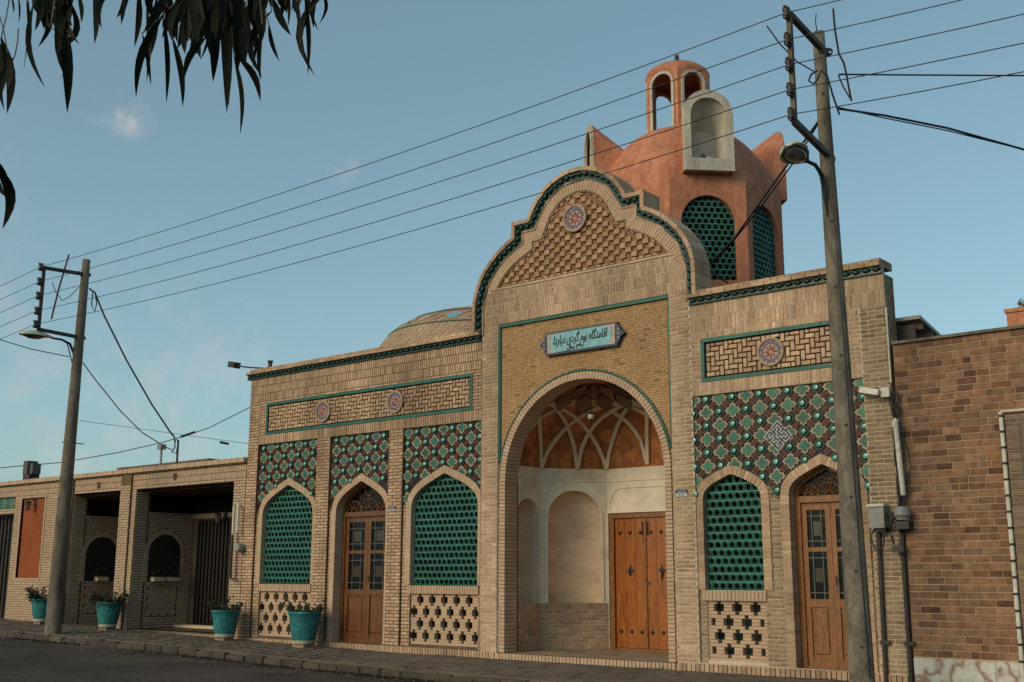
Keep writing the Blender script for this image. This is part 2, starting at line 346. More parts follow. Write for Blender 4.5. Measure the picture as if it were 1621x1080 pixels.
def band(mb, A, B, y0, y1, step=None, joint=.010):
    """pieces between two paths of equal point count; with step they become separate bricks"""
    for i in range(len(A) - 1):
        q = [Vector(A[i]), Vector(A[i + 1]), Vector(B[i + 1]), Vector(B[i])]
        if step:
            e1 = (q[1] - q[0]); e2 = (q[2] - q[3]); l1 = max(e1.length, 1e-6); l2 = max(e2.length, 1e-6)
            j1 = min(joint / 2, l1 * .3) / l1; j2 = min(joint / 2, l2 * .3) / l2
            q = [q[0] + e1 * j1, q[1] - e1 * j1, q[2] - e2 * j2, q[3] + e2 * j2]
        mb.quadprism([tuple(p) for p in q], y0, y1)
def voussoirs(mb, inner, wd, y0, y1, pitch=.062, joint=.010, sign=-1):
    I = resample(inner, pitch); O = offset(I, sign * wd); band(mb, O, I, y0, y1, pitch, joint)
def inside(P, x, z):
    return any(a <= x <= b for a, b in spans([P], z))

UNIT = MB(); UNIT.brick(-.5, .5, 0, 1, -.5, .5, .06)
UNIT_MESH = {}
def unit(mname):
    if mname not in UNIT_MESH: UNIT_MESH[mname] = UNIT.mesh('brick_' + mname, M_[mname])
    return UNIT_MESH[mname]
def pieces(name, rects, y, depth, mname, parent, F=None, jit=.003):
    """one object per brick; shared mesh, own size"""
    for (u0, u1, v0, v1) in rects:
        o = bpy.data.objects.new(name, unit(mname))
        M = Matrix.Translation(((u0 + u1) / 2, y + rnd.uniform(-jit, jit), (v0 + v1) / 2)) @ Matrix.Rotation(rnd.gauss(0, .004), 4, 'Y') @ Matrix.Diagonal((u1 - u0, depth, v1 - v0, 1))
        place(o, parent, (F @ M) if F is not None else M)
def mass(name, rects, y, depth, mname, parent, F=None, jit=.003, kind='stuff'):
    mb = MB(F)
    for (u0, u1, v0, v1) in rects:
        d = rnd.uniform(-jit, jit); mb.box(u0, u1, y + d, y + depth, v0, v1, back=False)
    return mb.build(name, M_[mname], parent, kind)

# ------------------------------------------------------------------ ground, road, pavement
KERB = [(-300, -2.6), (-40, -2.9), (-30, -2.6), (-24.2, -2.35), (-20.4, -2.2), (-16.8, -2.25), (-13.5, -2.42), (-10.8, -2.66), (-7, -3.0), (-2, -3.3), (6, -3.6), (300, -4.5)]
def kerb_y(x):
    for (a, b), (c, d) in zip(KERB, KERB[1:]):
        if a <= x <= c: return b + (d - b) * (x - a) / (c - a)
    return -3
mb = MB(); xs = [-900, -300, -60, -33.5, -30, -27, -24, -21, -18, -15, -10, 0, 20, 80, 300, 900]; ys = [-900, -200, -60, -20, -10, 300, 900]
for j, y in enumerate(ys):
    for x in xs: mb.v.append(Vector((x, y, gz(x) - .16)))
n = len(xs)
for j in range(len(ys) - 1):
    for i in range(n - 1): mb.f.append([j * n + i, j * n + i + 1, (j + 1) * n + i + 1, (j + 1) * n + i]); mb.m.append(0); mb.sm.append(False)
mb.build('ground', M_['asphalt'], None, 'structure')
mb = MB(); rx = [-300 + 0.0] + [-60 + i * .5 for i in range(181)] + [300]
for x in rx:
    k = kerb_y(x)
    for q, (y, z) in enumerate([(k + .02, -.135), (k - .25, -.15 + .012 * math.sin(x * 1.7)), (k - 1.2, -.13), (-7.5, -.10), (-12, -.105), (-30, -.13)]):
        mb.v.append(Vector((x, y, gz(x) + z + .008)))
for i in range(len(rx) - 1):
    for q in range(5): mb.f.append([i * 6 + q, (i + 1) * 6 + q, (i + 1) * 6 + q + 1, i * 6 + q + 1]); mb.m.append(0); mb.sm.append(True)
mb.build('road', M_['asphalt'], None, 'structure')
mb = MB(); px = sorted(set([x for x, _ in KERB] + [-60 + i for i in range(80)]))
for x in px:
    k = kerb_y(x) + .10
    for y, z in ((k, -.2), (k, -.012), (.6, -.008)): mb.v.append(Vector((x, y, gz(x) + z)))
for i in range(len(px) - 1):
    for q in range(2): mb.f.append([i * 3 + q, (i + 1) * 3 + q, (i + 1) * 3 + q + 1, i * 3 + q + 1]); mb.m.append(0); mb.sm.append(False)
pav = mb.build('pavement', M_['paverbase'], None, 'structure')
# paving stones: near ones one by one, the far ones joined
far = MB(); near = []
x = -34.0; c = 0
while x < 2.5:
    y = -.02; r = 0
    while y > kerb_y(x) + .14:
        y1 = max(y - .30, kerb_y(x + .15) + .11)
        if y - y1 > .05:
            sh = .15 if r % 2 else 0
            near.append((x + sh, y, y1))
        y -= .30; r += 1
    x += .30
near.sort(key=lambda t: (t[0] + 3) ** 2 + (t[1] + 6) ** 2 if t[0] > -14 else 1e6)
for i, (x, y, y1) in enumerate(near):
    dz = rnd.uniform(-.003, .003); g = gz(x)
    if i < 290:
        o = bpy.data.objects.new('paving_stone', unit('paver'))
        place(o, pav, Matrix.Translation((x + .15, (y + y1) / 2, g + dz)) @ Matrix.Rotation(R(-90) + rnd.gauss(0, .004), 4, 'X') @ Matrix.Diagonal((.292, .03, y - y1 - .008, 1)))
    else:
        a, b = x + .004, x + .296
        far.add([(a, y1 + .004, g + dz), (b, y1 + .004, g + dz), (b, y - .004, g + dz), (a, y - .004, g + dz), (a, y1 + .004, g - .02), (b, y1 + .004, g - .02)], [(0, 1, 2, 3), (0, 4, 5, 1)])
far.build('paving_stones_far', M_['paver'], pav, 'stuff')
x = -30.0
while x < 1.5:
    L = rnd.uniform(.42, .58); k = kerb_y(x + L / 2); g = gz(x + L / 2)
    mb = MB(); a = math.atan2(kerb_y(x + L) - kerb_y(x), L)
    mb.F = frame((x + L / 2, k + .06, g), a + rnd.gauss(0, .02))
    h = -rnd.uniform(.0, .065)
    mb.F = mb.F @ Matrix.Rotation(R(90), 4, 'X'); mb.brick(-L / 2 + .006, L / 2 - .006, -.0 + h * -1 - .0, .17, -.05, .05, .014)
    mb.F = frame((x + L / 2, k + .05, g - .09 + h), a + rnd.gauss(0, .035)); mb.v = []; mb.f = []; mb.m = []; mb.sm = []
    mb.box(-L / 2 + .006, L / 2 - .006, -.06, .05, -.09, .09)
    o = mb.build('kerb_stone', M_['kerb'], pav)
    md = o.modifiers.new('worn', 'BEVEL'); md.width = .03; md.segments = 2
    x += L
# litter and moss along the gutter
mb = MB()
for i in range(11000):
    x = rnd.uniform(-26, 1); cl = math.sin(x * 1.3) + math.sin(x * .47 + 2) + .6 * math.sin(x * 3.1)
    if rnd.random() > .35 + .3 * cl: continue
    y = kerb_y(x) - abs(rnd.gauss(0, .16)) - .0; z = gz(x) - .135 + rnd.uniform(0, .014)
    s = rnd.uniform(.008, .04) * (1.5 if rnd.random() < .1 else 1); a = rnd.uniform(0, PI); dx, dy = s * math.cos(a), s * math.sin(a)
    mb.add([(x - dx, y - dy, z), (x + dy * .4, y - dx * .4, z + rnd.uniform(0, .012)), (x + dx, y + dy, z), (x - dy * .4, y + dx * .4, z + rnd.uniform(0, .01))], [(0, 1, 2, 3)])
tag(mb.build('gutter_leaf_litter', M_['debris'], None, 'stuff'), 'dark dry leaf litter and moss gathered in the gutter along the kerb', 'litter')
mb = MB()
for i in range(2600):
    x = rnd.uniform(-28, 2); y = kerb_y(x) - abs(rnd.gauss(.1, 1.1)); z = gz(x) - .125
    s = rnd.uniform(.004, .016) * (1.6 if rnd.random() < .05 else 1); a = rnd.uniform(0, PI); ca, sa = math.cos(a) * s, math.sin(a) * s
    mb.add([(x + ca, y + sa, z - .003), (x - sa, y + ca, z - .003), (x - ca, y - sa, z - .003), (x + sa, y - ca, z - .003), (x, y, z + s * .7)], [(0, 1, 4), (1, 2, 4), (2, 3, 4), (3, 0, 4)])
tag(mb.build('road_gravel', M_['concrete'], None, 'stuff'), 'loose grit and small stones scattered on the asphalt', 'gravel')
mb = MB()
for x0, y0, n, s in [(-9.6, -.05, 8, .05), (-13.9, -.03, 6, .04), (-6.9, -.02, 7, .04), (-3.9, -.05, 10, .05), (-21.2, -2.0, 10, .06), (-12.4, -2.45, 9, .05), (-18.3, -2.1, 8, .05)]:
    for i in range(n * 6):
        a = rnd.uniform(0, 2 * PI); L = s * rnd.uniform(.5, 1.4); x = x0 + rnd.gauss(0, .14); y = y0 - abs(rnd.gauss(0, .02)); z = gz(x)
        mb.add([(x - .003, y, z), (x + .003, y, z), (x + math.cos(a) * L * .5, y + math.sin(a) * L * .5, z + L)], [(0, 1, 2)])
tag(mb.build('wall_foot_weeds', M_['leaf'], None, 'stuff'), 'thin weeds growing in the joints of the pavement', 'weeds')

# ------------------------------------------------------------------ main building
XC = -11.03
BL, BR = -19.81, -5.78
PL, PR = XC - 2.15, XC + 2.15
bld = empty('tiled_brick_building', (-12.8, 0, 0), 'long buff brick building with green tiled panels, arched portal and curved gable', 'building')
WIN = {1: dict(xc=-18.45, w=1.59, zs=2.58, za=3.19, z0=1.20), 3: dict(xc=-14.085, w=1.64, zs=2.58, za=3.19, z0=1.20), 4: dict(xc=-8.285, w=.96, zs=2.50, za=2.86, z0=1.17)}
DOOR = {1: dict(xc=-16.27, w=1.40, zs=2.56, za=3.16, z0=.12), 2: dict(xc=-6.85, w=1.03, zs=2.50, za=2.92, z0=.12)}
def arch_of(d, off=0, z0=None): return persian(d['xc'], d['w'], d['z0'] if z0 is None else z0, d['zs'], d['za'], 9, off)
REC = [(-19.46, -17.57), (-17.175, -15.503), (-15.127, -13.19), (-8.90, -6.16)]
ZR0, ZR1 = .13, 4.07
FL = (-19.24, -13.395); FR = (-8.70, -6.355); ZF0, ZF1 = 4.27, 4.94
def scr(d): return rect(d['xc'] - d['w'] / 2, d['xc'] + d['w'] / 2, .17, d['z0'] - .16)
# wall body, two layers per section
mb = MB()
mb.prism(rect(BL, PL, 0, 5.5), [rect(a, min(b, PL - .002), ZR0, ZR1) for a, b in REC[:3]] + [rect(FL[0] + .03, FL[1] - .03, ZF0 + .03, ZF1 - .03)], 0, .05)
mb.prism(rect(BL, PL, 0, 5.5), [arch_of(WIN[1], .012), scr(WIN[1]), arch_of(DOOR[1], .012), arch_of(WIN[3], .012), scr(WIN[3])], .052, .35)
mb.box(BL, BL + .3, .352, 9, 0, 4.4)
mb.mi = 1
mb.prism(rect(PR, BR, 0, 5.5), [rect(max(REC[3][0], PR + .002), REC[3][1], ZR0, ZR1), rect(FR[0] + .03, FR[1] - .03, ZF0 + .03, ZF1 - .03)], 0, .05)
mb.prism(rect(PR, BR, 0, 5.5), [arch_of(WIN[4], .012), scr(WIN[4]), arch_of(DOOR[2], .012)], .052, .35)
mb.box(BR - .3, BR, .352, 9, 0, 4.4)
mb.prism(rect(PL + .001, -12.80, 0, 5.745), [], 0, .3); mb.prism(rect(-9.26, PR - .001, 0, 5.745), [], 0, .3)
mb.mi = 0
mb.box(BL + .3, BR - .3, 8.7, 9, 0, 4.4); mb.box(BL + .3, -13.0, .36, 8.7, 4.1, 4.3); mb.box(-9.0, BR - .3, .36, 8.7, 4.1, 4.3); mb.box(-13.0, -9.0, .36, 8.7, 4.75, 4.9); mb.box(-13.1, -13.0, .36, 8.7, 4.1, 4.9); mb.box(-9.0, -8.9, .36, 8.7, 4.1, 4.9)
mb.mi = 2
mb.box(BL + .31, PL + .35, .36, 8.6, -.1, .02); mb.box(PR - .1, BR - .31, .36, 8.6, -.1, .02)
mb.box(BL + .31, PL - .1, 1.6, 1.65, 0, 5.1); mb.box(PR + .1, BR - .31, 1.6, 1.65, 0, 5.1)
mb.build('wall', [M_['mortar_dark'], M_['mortar_light'], M_['dark']], bld)

# bricks of the wall face ------------------------------------------------------
allb = []      # (rect, y, tone)
def run(polys, z0, z1, y=0, tone='brick', **k): allb.extend([(r, y, tone) for r in lay(polys, z0, z1, **k)])
holesL = [rect(a, b, ZR0, ZR1) for a, b in REC[:3]]
run([rect(BL, PL, .13, ZR1)] + holesL, .13, ZR1)
run([rect(BL, -19.44, ZR1, 4.99)], ZR1, 4.99)
run([rect(-19.44, PL, ZR1, ZF0)], ZR1, ZF0, vertical=True, length=.2)
run([rect(-19.44, FL[0], ZF0, ZF1)], ZF0, ZF1); run([rect(FL[1], PL, ZF0, ZF1)], ZF0, ZF1)
run([rect(-19.44, PL, ZF1, 4.99)], ZF1, 4.99, pitch=.05)
run([rect(BL, PL, 4.99, 5.5)], 4.99, 5.5, vertical=True, length=.17, pitch=.057)
run([rect(PR, -8.90, .13, ZR1)], .13, ZR1)
run([rect(REC[3][1], BR, .13, 5.05)], .13, 5.05, tone='brick_brown')
run([rect(PR, REC[3][1], ZR1, ZF0)], ZR1, ZF0, vertical=True, length=.2, pitch=.066)
run([rect(PR, FR[0], ZF0, ZF1)], ZF0, ZF1); run([rect(FR[1], REC[3][1], ZF0, ZF1)], ZF0, ZF1)
run([rect(PR, REC[3][1], ZF1, 5.05)], ZF1, 5.05, vertical=True, length=.11, pitch=.066)
run([rect(PR, BR, 5.05, 5.5)], 5.05, 5.5, vertical=True, length=.22, pitch=.066)
run([rect(PL, -12.80, .13, 5.745)], .13, 5.745); run([rect(-9.26, PR, .13, 5.745)], .13, 5.745)
run([rect(PL, PR, 5.745, 6.12)], 5.745, 6.12, vertical=True, length=.19, pitch=.06)
run([rect(PL, PR, 6.12, 6.36)], 6.12, 6.36, vertical=True, length=.12, pitch=.06)
# plinth soldier course (left of the portal, right of it)
run([rect(BL, -12.82, 0, .125)], 0, .125, y=-.018, vertical=True, length=.125, pitch=.064)
run([rect(-9.24, BR, 0, .125)], 0, .125, y=-.018, vertical=True, length=.125, pitch=.075, tone='brick')
# inner layer beside and between the arches
for k, wins, (a, b) in [(1, [WIN[1]], REC[0]), (2, [DOOR[1]], REC[1]), (3, [WIN[3]], (REC[2][0], PL)), (4, [WIN[4], DOOR[2]], (PR, REC[3][1]))]:
    top = 2.66
    hs_ = [rect(d['xc'] - d['w'] / 2 - .0, d['xc'] + d['w'] / 2 + .0, 0, 9) for d in wins]
    run([rect(a, b, .13, top)] + hs_, .13, top, y=.046, tone='brick' if k < 4 else 'brick_brown')
def score(t):
    (u0, u1, v0, v1), y, tone = t; cx, cz = (u0 + u1) / 2, (v0 + v1) / 2
    return (cx ** 2 + 225 + (cz - 1.3) ** 2) * (.2 / max(.03, u1 - u0)) ** .5
allb.sort(key=score)
for (r, y, tone) in allb[:296]: pieces('brick', [r], y - .007, .03, tone, bld)
for tone in ('brick', 'brick_brown'):
    mb = MB()
    for (r, y, t) in allb[296:]:
        if t == tone:
            d = rnd.uniform(-.003, .003); mb.box(r[0], r[1], y - .007 + d, y + .012, r[2], r[3], back=False)
    mb.build('brickwork', M_[tone], bld, 'stuff')
# side faces of the building
F = frame((BR, 0, 0), R(90)); mass('side_brickwork', lay([rect(.01, 8.9, 0, 4.4)], 0, 4.4) + lay([rect(.01, .34, 4.4, 5.5)], 4.4, 5.5), -.007, .02, 'brick_brown', bld, F)
F = frame((BL, 9, 0), R(-90)); mass('side_brickwork', lay([rect(.01, 8.99, 0, 4.4)], 0, 4.4) + lay([rect(8.66, 8.99, 4.4, 5.5)], 4.4, 5.5), -.007, .02, 'brick', bld, F)

# arch rings and jambs
for d, tone, p in [(WIN[1], 'brick_light', .062), (DOOR[1], 'brick_light', .062), (WIN[3], 'brick_light', .062), (WIN[4], 'brick', .064), (DOOR[2], 'brick', .064)]:
    mb = MB(); voussoirs(mb, arch_of(d, z0=(d['z0'] if d in WIN.values() else .13)), .13, .018, .33, p, .010)
    mb.build('arch_ring', M_[tone], bld)
    mb = MB(); q = arch_of(d, .0); band(mb, offset(q, -.126), offset(q, -.005), .026, .34); mb.build('arch_ring_mortar', M_['mortar_light'], bld)
# window sills
for d in WIN.values():
    a, b = d['xc'] - d['w'] / 2, d['xc'] + d['w'] / 2
    mass('window_sill', lay([rect(a - .06, b + .03, d['z0'] - .155, d['z0'] - .0)], d['z0'] - .155, d['z0'], vertical=True, length=.155, pitch=.062), .012, .3, 'brick_light', bld, kind=None)
    mb = MB(); mb.box(a - .05, b + .02, .025, .32, d['z0'] - .15, d['z0'] - .006); mb.build('sill_mortar', M_['mortar_light'], bld)

# ceramic lattices ---------------------------------------------------------------
def lattice_tile_mesh(name, w_, h_, r, d, m):
    mb = MB(); sq = [(1, 0), (1, 1), (0, 1), (-1, 1), (-1, 0), (-1, -1), (0, -1), (1, -1)]
    O = [(a * w_ / 2, b * h_ / 2) for a, b in sq]; I = [(r * math.cos(i * PI / 4), r * math.sin(i * PI / 4)) for i in range(8)]
    I2 = [(r * 1.18 * math.cos(i * PI / 4), r * 1.18 * math.sin(i * PI / 4)) for i in range(8)]
    vs = [(a, .006, b) for a, b in O] + [(a, .0, b) for a, b in I2] + [(a, .004, b) for a, b in I] + [(a, d, b) for a, b in I]
    fs = []
    for L in range(3):
        for i in range(8): j = (i + 1) % 8; fs.append((L * 8 + i, L * 8 + j, L * 8 + 8 + j, L * 8 + 8 + i))
    mb.add(vs, fs)
    return mb
def lattice(parent, path, px_, pz, r, y, F=None, single=False, glass='dark', rimz=True, depth=.05):
    xs = [p[0] for p in path]; zs = [p[1] for p in path]; x0, x1, z0, z1 = min(xs), max(xs), min(zs), max(zs)
    bk = MB(F); bk.prism(path, [], y + .30, y + .31, sides=False); win = bk.build('lattice_window', M_[glass], parent)
    tm = lattice_tile_mesh('lattice_tile', px_ - .003, pz - .007, r, depth, None)
    me = tm.mesh('lattice_tile', M_['lattice']); allm = MB(F); rim = MB(F)
    rows = int((z1 - z0) / pz) + 1
    for j in range(rows):
        z = z0 + pz * (j + .5)
        off = px_ * .5 if j % 2 else 0
        x = x0 + off - px_ * .0
        sp = [spans([path], min(max(z + q, z0 + .001), z1 - .001)) for q in (-pz * .45, pz * .45)]
        lo = min([s[0][0] for s in sp if s] or [9]); hi = max([s[-1][1] for s in sp if s] or [-999])
        if hi < lo: continue
        while x < x1 + px_:
            if x + px_ * .5 > lo and x - px_ * .5 < hi:
                if single:
                    o = bpy.data.objects.new('lattice_tile', me); M = Matrix.Translation((x, y + rnd.uniform(-.002, .002), z)) @ Matrix.Rotation(rnd.gauss(0, .01), 4, 'Y')
                    place(o, win, (F @ M) if F is not None else M)
                else: allm.add([Vector(v) + Vector((x, y + rnd.uniform(-.002, .002), z)) for v in tm.v], tm.f)
            x += px_
        rim.box(lo, hi, y - .006, y + .012, z + pz / 2 - .006, z + pz / 2 + .006, back=False)
    if not single: allm.build('lattice_tiles', M_['lattice'], win, 'stuff')
    rim.build('joint_strips', M_['lattice_rim'], win)
    return win
lattice(bld, arch_of(WIN[1]), .118, .117, .042, .12)
lattice(bld, arch_of(WIN[3]), .117, .117, .042, .12)
lattice(bld, arch_of(WIN[4]), .118, .119, .041, .12, single=True)

# pierced brick screens under the windows ------------------------------------------
for k, d in WIN.items():
    a, b = d['xc'] - d['w'] / 2, d['xc'] + d['w'] / 2; z0, z1 = .17, d['z0'] - .16
    bk = MB(); bk.prism(rect(a, b, z0, z1), [], .30, .32, sides=False)
    s_ = bk.build('pierced_brick_screen', M_['screenback'] if k == 4 else M_['dark'], bld)
    h = (z1 - z0) / 16.6; rects = []
    P = .296; base = z0 + h * .8; mid = d['xc']
    def courses(z, centres, wide, ends=()):
        cuts = sorted([(c - wide / 2, c + wide / 2) for c in centres if a - .2 < c < b + .2] + [(c - .032, c + .032) for c in ends])
        x = a
        for c0, c1 in cuts + [(b, b)]:
            c0c = min(max(c0, a), b)
            if c0c - x > .004:
                rects.append((x + .001, c0c - .001, z + .0015, z + h - .0015))
            x = max(x, min(c1, b))
    c0s = [mid + P * i for i in range(-6, 7)]; c1s = [mid + P * (i + .5) for i in range(-6, 7)]
    if k == 4: pass
    seq = []
    for rep in range(2): seq += [('S', 1), ('L', 1), ('L', 1), ('S', 1), ('S', 0), ('L', 0), ('L', 0), ('S', 0)]
    courses(z0 - h * .2, [], 0)
    for i, (t, w_) in enumerate(seq):
        cs = c1s if w_ else c0s
        # keep a margin: no cross right at the frame, only its half
        courses(base + i * h, [c for c in cs if a + .03 < c < b - .03] if k != 4 else [c for c in cs if a + .1 < c < b - .1], .062 if t == 'S' else .160, (a + .085, b - .085) if (k == 4 and w_ and t == 'L') else ())
    # narrow the little corner holes on the right-hand screen
    rects2 = []
    for r in rects:
        if r[2] > z1: continue
        rects2.append(r)
    courses_top = base + 16 * h
    if courses_top < z1: rects2.append((a, b, courses_top + .002, z1))
    if k == 4: pieces('screen_brick', rects2, .075, .10, 'brick_light', s_)
    else: mass('screen_bricks', rects2, .075, .10, 'brick_light', s_)

# friezes --------------------------------------------------------------------------
def rosette(parent, x, z, r, y, F=None):
    mb = MB(F)
    def ring(r0, r1, y0, mi, n=32):
        mb.mi = mi
        for i in range(n):
            a, b = 2 * PI * i / n, 2 * PI * (i + 1) / n
            mb.add([(x + r0 * math.cos(a), y0, z + r0 * math.sin(a)), (x + r1 * math.cos(a), y0, z + r1 * math.sin(a)), (x + r1 * math.cos(b), y0, z + r1 * math.sin(b)), (x + r0 * math.cos(b), y0, z + r0 * math.sin(b)),
                    (x + r1 * math.cos(a), y0 + .05, z + r1 * math.sin(a)), (x + r1 * math.cos(b), y0 + .05, z + r1 * math.sin(b)), (x + r0 * math.cos(a), y0 + .05, z + r0 * math.sin(a)), (x + r0 * math.cos(b), y0 + .05, z + r0 * math.sin(b))], [(0, 1, 2, 3), (1, 4, 5, 2), (0, 6, 7, 3)])
    ring(r * .84, r, y - .03, 0); ring(0, r * .84, y - .008, 3, 24)
    for i in range(12):      # wedge-shaped outer cells and inner petals
        t = 2 * PI * (i + .5) / 12
        def pt(rr, da): return (x + rr * math.cos(t + da), y - .018, z + rr * math.sin(t + da))
        mb.mi = 1
        mb.add([pt(r * .50, -.20), pt(r * .66, -.235), pt(r * .80, -.15), pt(r * .80, .15), pt(r * .66, .235), pt(r * .50, .20), pt(r * .60, 0)], [(0, 1, 6), (1, 2, 3, 4, 6), (4, 5, 6)])
    for i in range(8):
        t = 2 * PI * i / 8
        def pt(rr, da): return (x + rr * math.cos(t + da), y - .022, z + rr * math.sin(t + da))
        mb.mi = 2
        mb.add([pt(r * .07, 0), pt(r * .34, -.27), pt(r * .53, 0), pt(r * .34, .27)], [(0, 1, 2, 3)])
    return mb.build('rosette', [M_['cream'], M_['violet'], M_['petal'], M_['paleblue']], parent)
def frieze(x0, x1, single, ros):
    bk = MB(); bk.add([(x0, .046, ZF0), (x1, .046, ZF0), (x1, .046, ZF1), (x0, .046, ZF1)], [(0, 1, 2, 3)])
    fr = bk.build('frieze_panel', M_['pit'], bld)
    for a, b, c, d in [(x0, x1, ZF0, ZF0 + .055), (x0, x1, ZF1 - .055, ZF1), (x0, x0 + .055, ZF0 + .058, ZF1 - .058), (x1 - .055, x1, ZF0 + .058, ZF1 - .058)]:
        mb = MB(); n = max(1, round(((b - a) if (b - a) > (d - c) else (d - c)) / .4))
        for i in range(n):
            if b - a > d - c: mb.box(a + (b - a) * i / n + .002, a + (b - a) * (i + 1) / n - .002, -.016, .05, c, d)
            else: mb.box(a, b, -.016, .05, c + (d - c) * i / n + .002, c + (d - c) * (i + 1) / n - .002)
        mb.build('border_tiles', M_['teal'], fr)
    g = .0775; X0, X1, Z0, Z1 = x0 + .075, x1 - .075, ZF0 + .072, ZF1 - .072; rc = []
    for a in range(-2, int((X1 - X0) / g) + 3):
        for b in range(-2, int((Z1 - Z0) / g) + 3):
            v = (a - b) % 4
            if v == 0: q = (X0 + a * g, X0 + (a + 2) * g, Z0 + b * g, Z0 + (b + 1) * g)
            elif v == 3: q = (X0 + a * g, X0 + (a + 1) * g, Z0 + b * g, Z0 + (b + 2) * g)
            else: continue
            q = (max(q[0], X0), min(q[1], X1), max(q[2], Z0), min(q[3], Z1))
            if q[1] - q[0] < .03 or q[3] - q[2] < .03: continue
            cx, cz = (q[0] + q[1]) / 2, (q[2] + q[3]) / 2
            if any(math.hypot(cx - rx_, cz - rz_) < .20 for rx_, rz_ in ros): continue
            rc.append((q[0] + .010, q[1] - .010, q[2] + .010, q[3] - .010))
    if single: pieces('frieze_brick', rc, .006, .05, 'brick', fr, jit=.004)
    else: mass('frieze_bricks', rc, .006, .042, 'brick', fr, jit=.004)
    for rx_, rz_ in ros:
        rosette(fr, rx_, rz_, .215, -.004)
frieze(*FL, False, [(-17.42, 4.605), (-15.36, 4.605)])
frieze(*FR, True, [(-7.53, 4.605)])

# tile panels ------------------------------------------------------------------------
A_, B_ = .2245, .2035
def quatrefoil(r, y0, y1, k=1.0):
    """pointed quatrefoil outline"""
    pts = []
    for i in range(4):
        t = PI / 2 * i
        for rr, da in ((.60, -.72), (.93, -.42), (.86, -.26), (1.08, 0), (.86, .26), (.93, .42)): pts.append((r * rr * math.cos(t + da) * 1.0, r * rr * math.sin(t + da) * B_ / A_))
    return pts
def poly_mesh(name, layers):
    """layers: (points, y_front, depth, material index)"""
    mb = MB()
    for P, y0, d, mi in layers: mb.mi = mi; mb.prism(P, [], y0, y0 + d)
    return mb
qm = {}
q0 = quatrefoil(.128, 0, 0); q1 = quatrefoil(.095, 0, 0)
for mi in range(1): qm['q'] = poly_mesh('quatrefoil_tile', [(q0, -.006, .02, 0), (q1, -.010, .01, 1)]).mesh('quatrefoil_tile', [M_['cream'], M_['green']])
def ngon(r, n, a0=0, k=1): return [(r * math.cos(a0 + 2 * PI * i / n), k * r * math.sin(a0 + 2 * PI * i / n)) for i in range(n)]
sb = MB(); sb.mi = 0; sb.prism(ngon(.088, 8, PI / 8), [], -.004, .012); sb.mi = 1; sb.prism(ngon(.078, 8, PI / 8), [], -.008, .0); sb.smooth = True
sb.F = Matrix.Rotation(R(90), 4, 'X'); sb.lathe([(.058 * math.cos(t), .006 + .030 * math.sin(t)) for t in [0, .3, .6, .85]], 14); sb.mi = 2; sb.lathe([(.058 * math.cos(t), .007 + .031 * math.sin(t)) for t in [.85, 1.1, 1.3, 1.5707]], 12)  # pale top of the dome is a highlight put into the colour
qm['s'] = sb.mesh('stud_tile', [M_['black'], M_['dkgreen'], M_['stud_glint']])
kb = MB(); kb.F = Matrix.Rotation(R(45), 4, 'Y'); kb.mi = 0; kb.box(-.040, .040, -.006, .012, -.040, .040); kb.mi = 1; kb.box(-.025, .025, -.009, 0, -.025, .025); kb.mi = 0; kb.box(-.009, .009, -.012, 0, -.009, .009)
qm['l'] = kb.mesh('link_tile', [M_['red'], M_['black'], M_['cream']])
def tile_panel(x0, x1, rings, ox, oz, sign=None):
    zb = 2.45
    P = [(x0 - .01, zb)]
    for rg in rings: P += [p for p in rg if p[1] > zb]
    P += [(x1 + .01, zb), (x1 + .01, ZR1), (x0 - .01, ZR1)]
    bk = MB(); bk.prism(P, [], .044, .05, sides=False)
    tp = bk.build('tile_panel', M_['black'], bld)
    def ok(x, z, mrg):
        if not (x0 - .02 < x < x1 + .02 and z < ZR1 - .01): return False
        for rg in rings:
            if inside(rg, x, z): return False
        if z < min(max(p[1] for p in rg) for rg in rings):
            for rg in rings:
                if any(math.hypot(px_ - x, pz_ - z) < mrg for px_, pz_ in rg): return False
            # only the spandrels: outside the arches' springing
            if z < 2.56: return False
        return True
    ni = int((x1 - x0) / A_) + 3
    for i in range(-1, ni):
        for j in range(0, 9):
            x = ox + i * A_; z = oz - j * B_
            y = .036
            if ok(x, z, .02):
                if sign and math.hypot(x - sign[0], z - sign[1]) < .10: continue
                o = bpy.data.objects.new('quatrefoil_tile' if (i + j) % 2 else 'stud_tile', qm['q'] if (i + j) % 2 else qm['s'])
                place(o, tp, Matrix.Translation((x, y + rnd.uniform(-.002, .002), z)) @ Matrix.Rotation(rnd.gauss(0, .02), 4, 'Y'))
            x += A_ / 2; z -= B_ / 2
            if ok(x, z, .01):
                if sign and math.hypot(x - sign[0], z - sign[1]) < .10: continue
                place(bpy.data.objects.new('link_tile', qm['l']), tp, Matrix.Translation((x, y, z)) @ Matrix.Rotation(rnd.gauss(0, .03), 4, 'Y'))
    return tp
OUT = lambda d: resample(arch_of(d, .115, z0=1.6), .05)
tile_panel(REC[0][0], REC[0][1], [OUT(WIN[1])], -19.30, 3.99)
tile_panel(REC[1][0], REC[1][1], [OUT(DOOR[1])], -17.02, 3.99)
tile_panel(REC[2][0], PL, [OUT(WIN[3])], -14.80, 3.99)
tp4 = tile_panel(REC[3][0], REC[3][1], [OUT(WIN[4]), OUT(DOOR[2])], -8.66, 4.005, sign=(-7.49, 3.36))
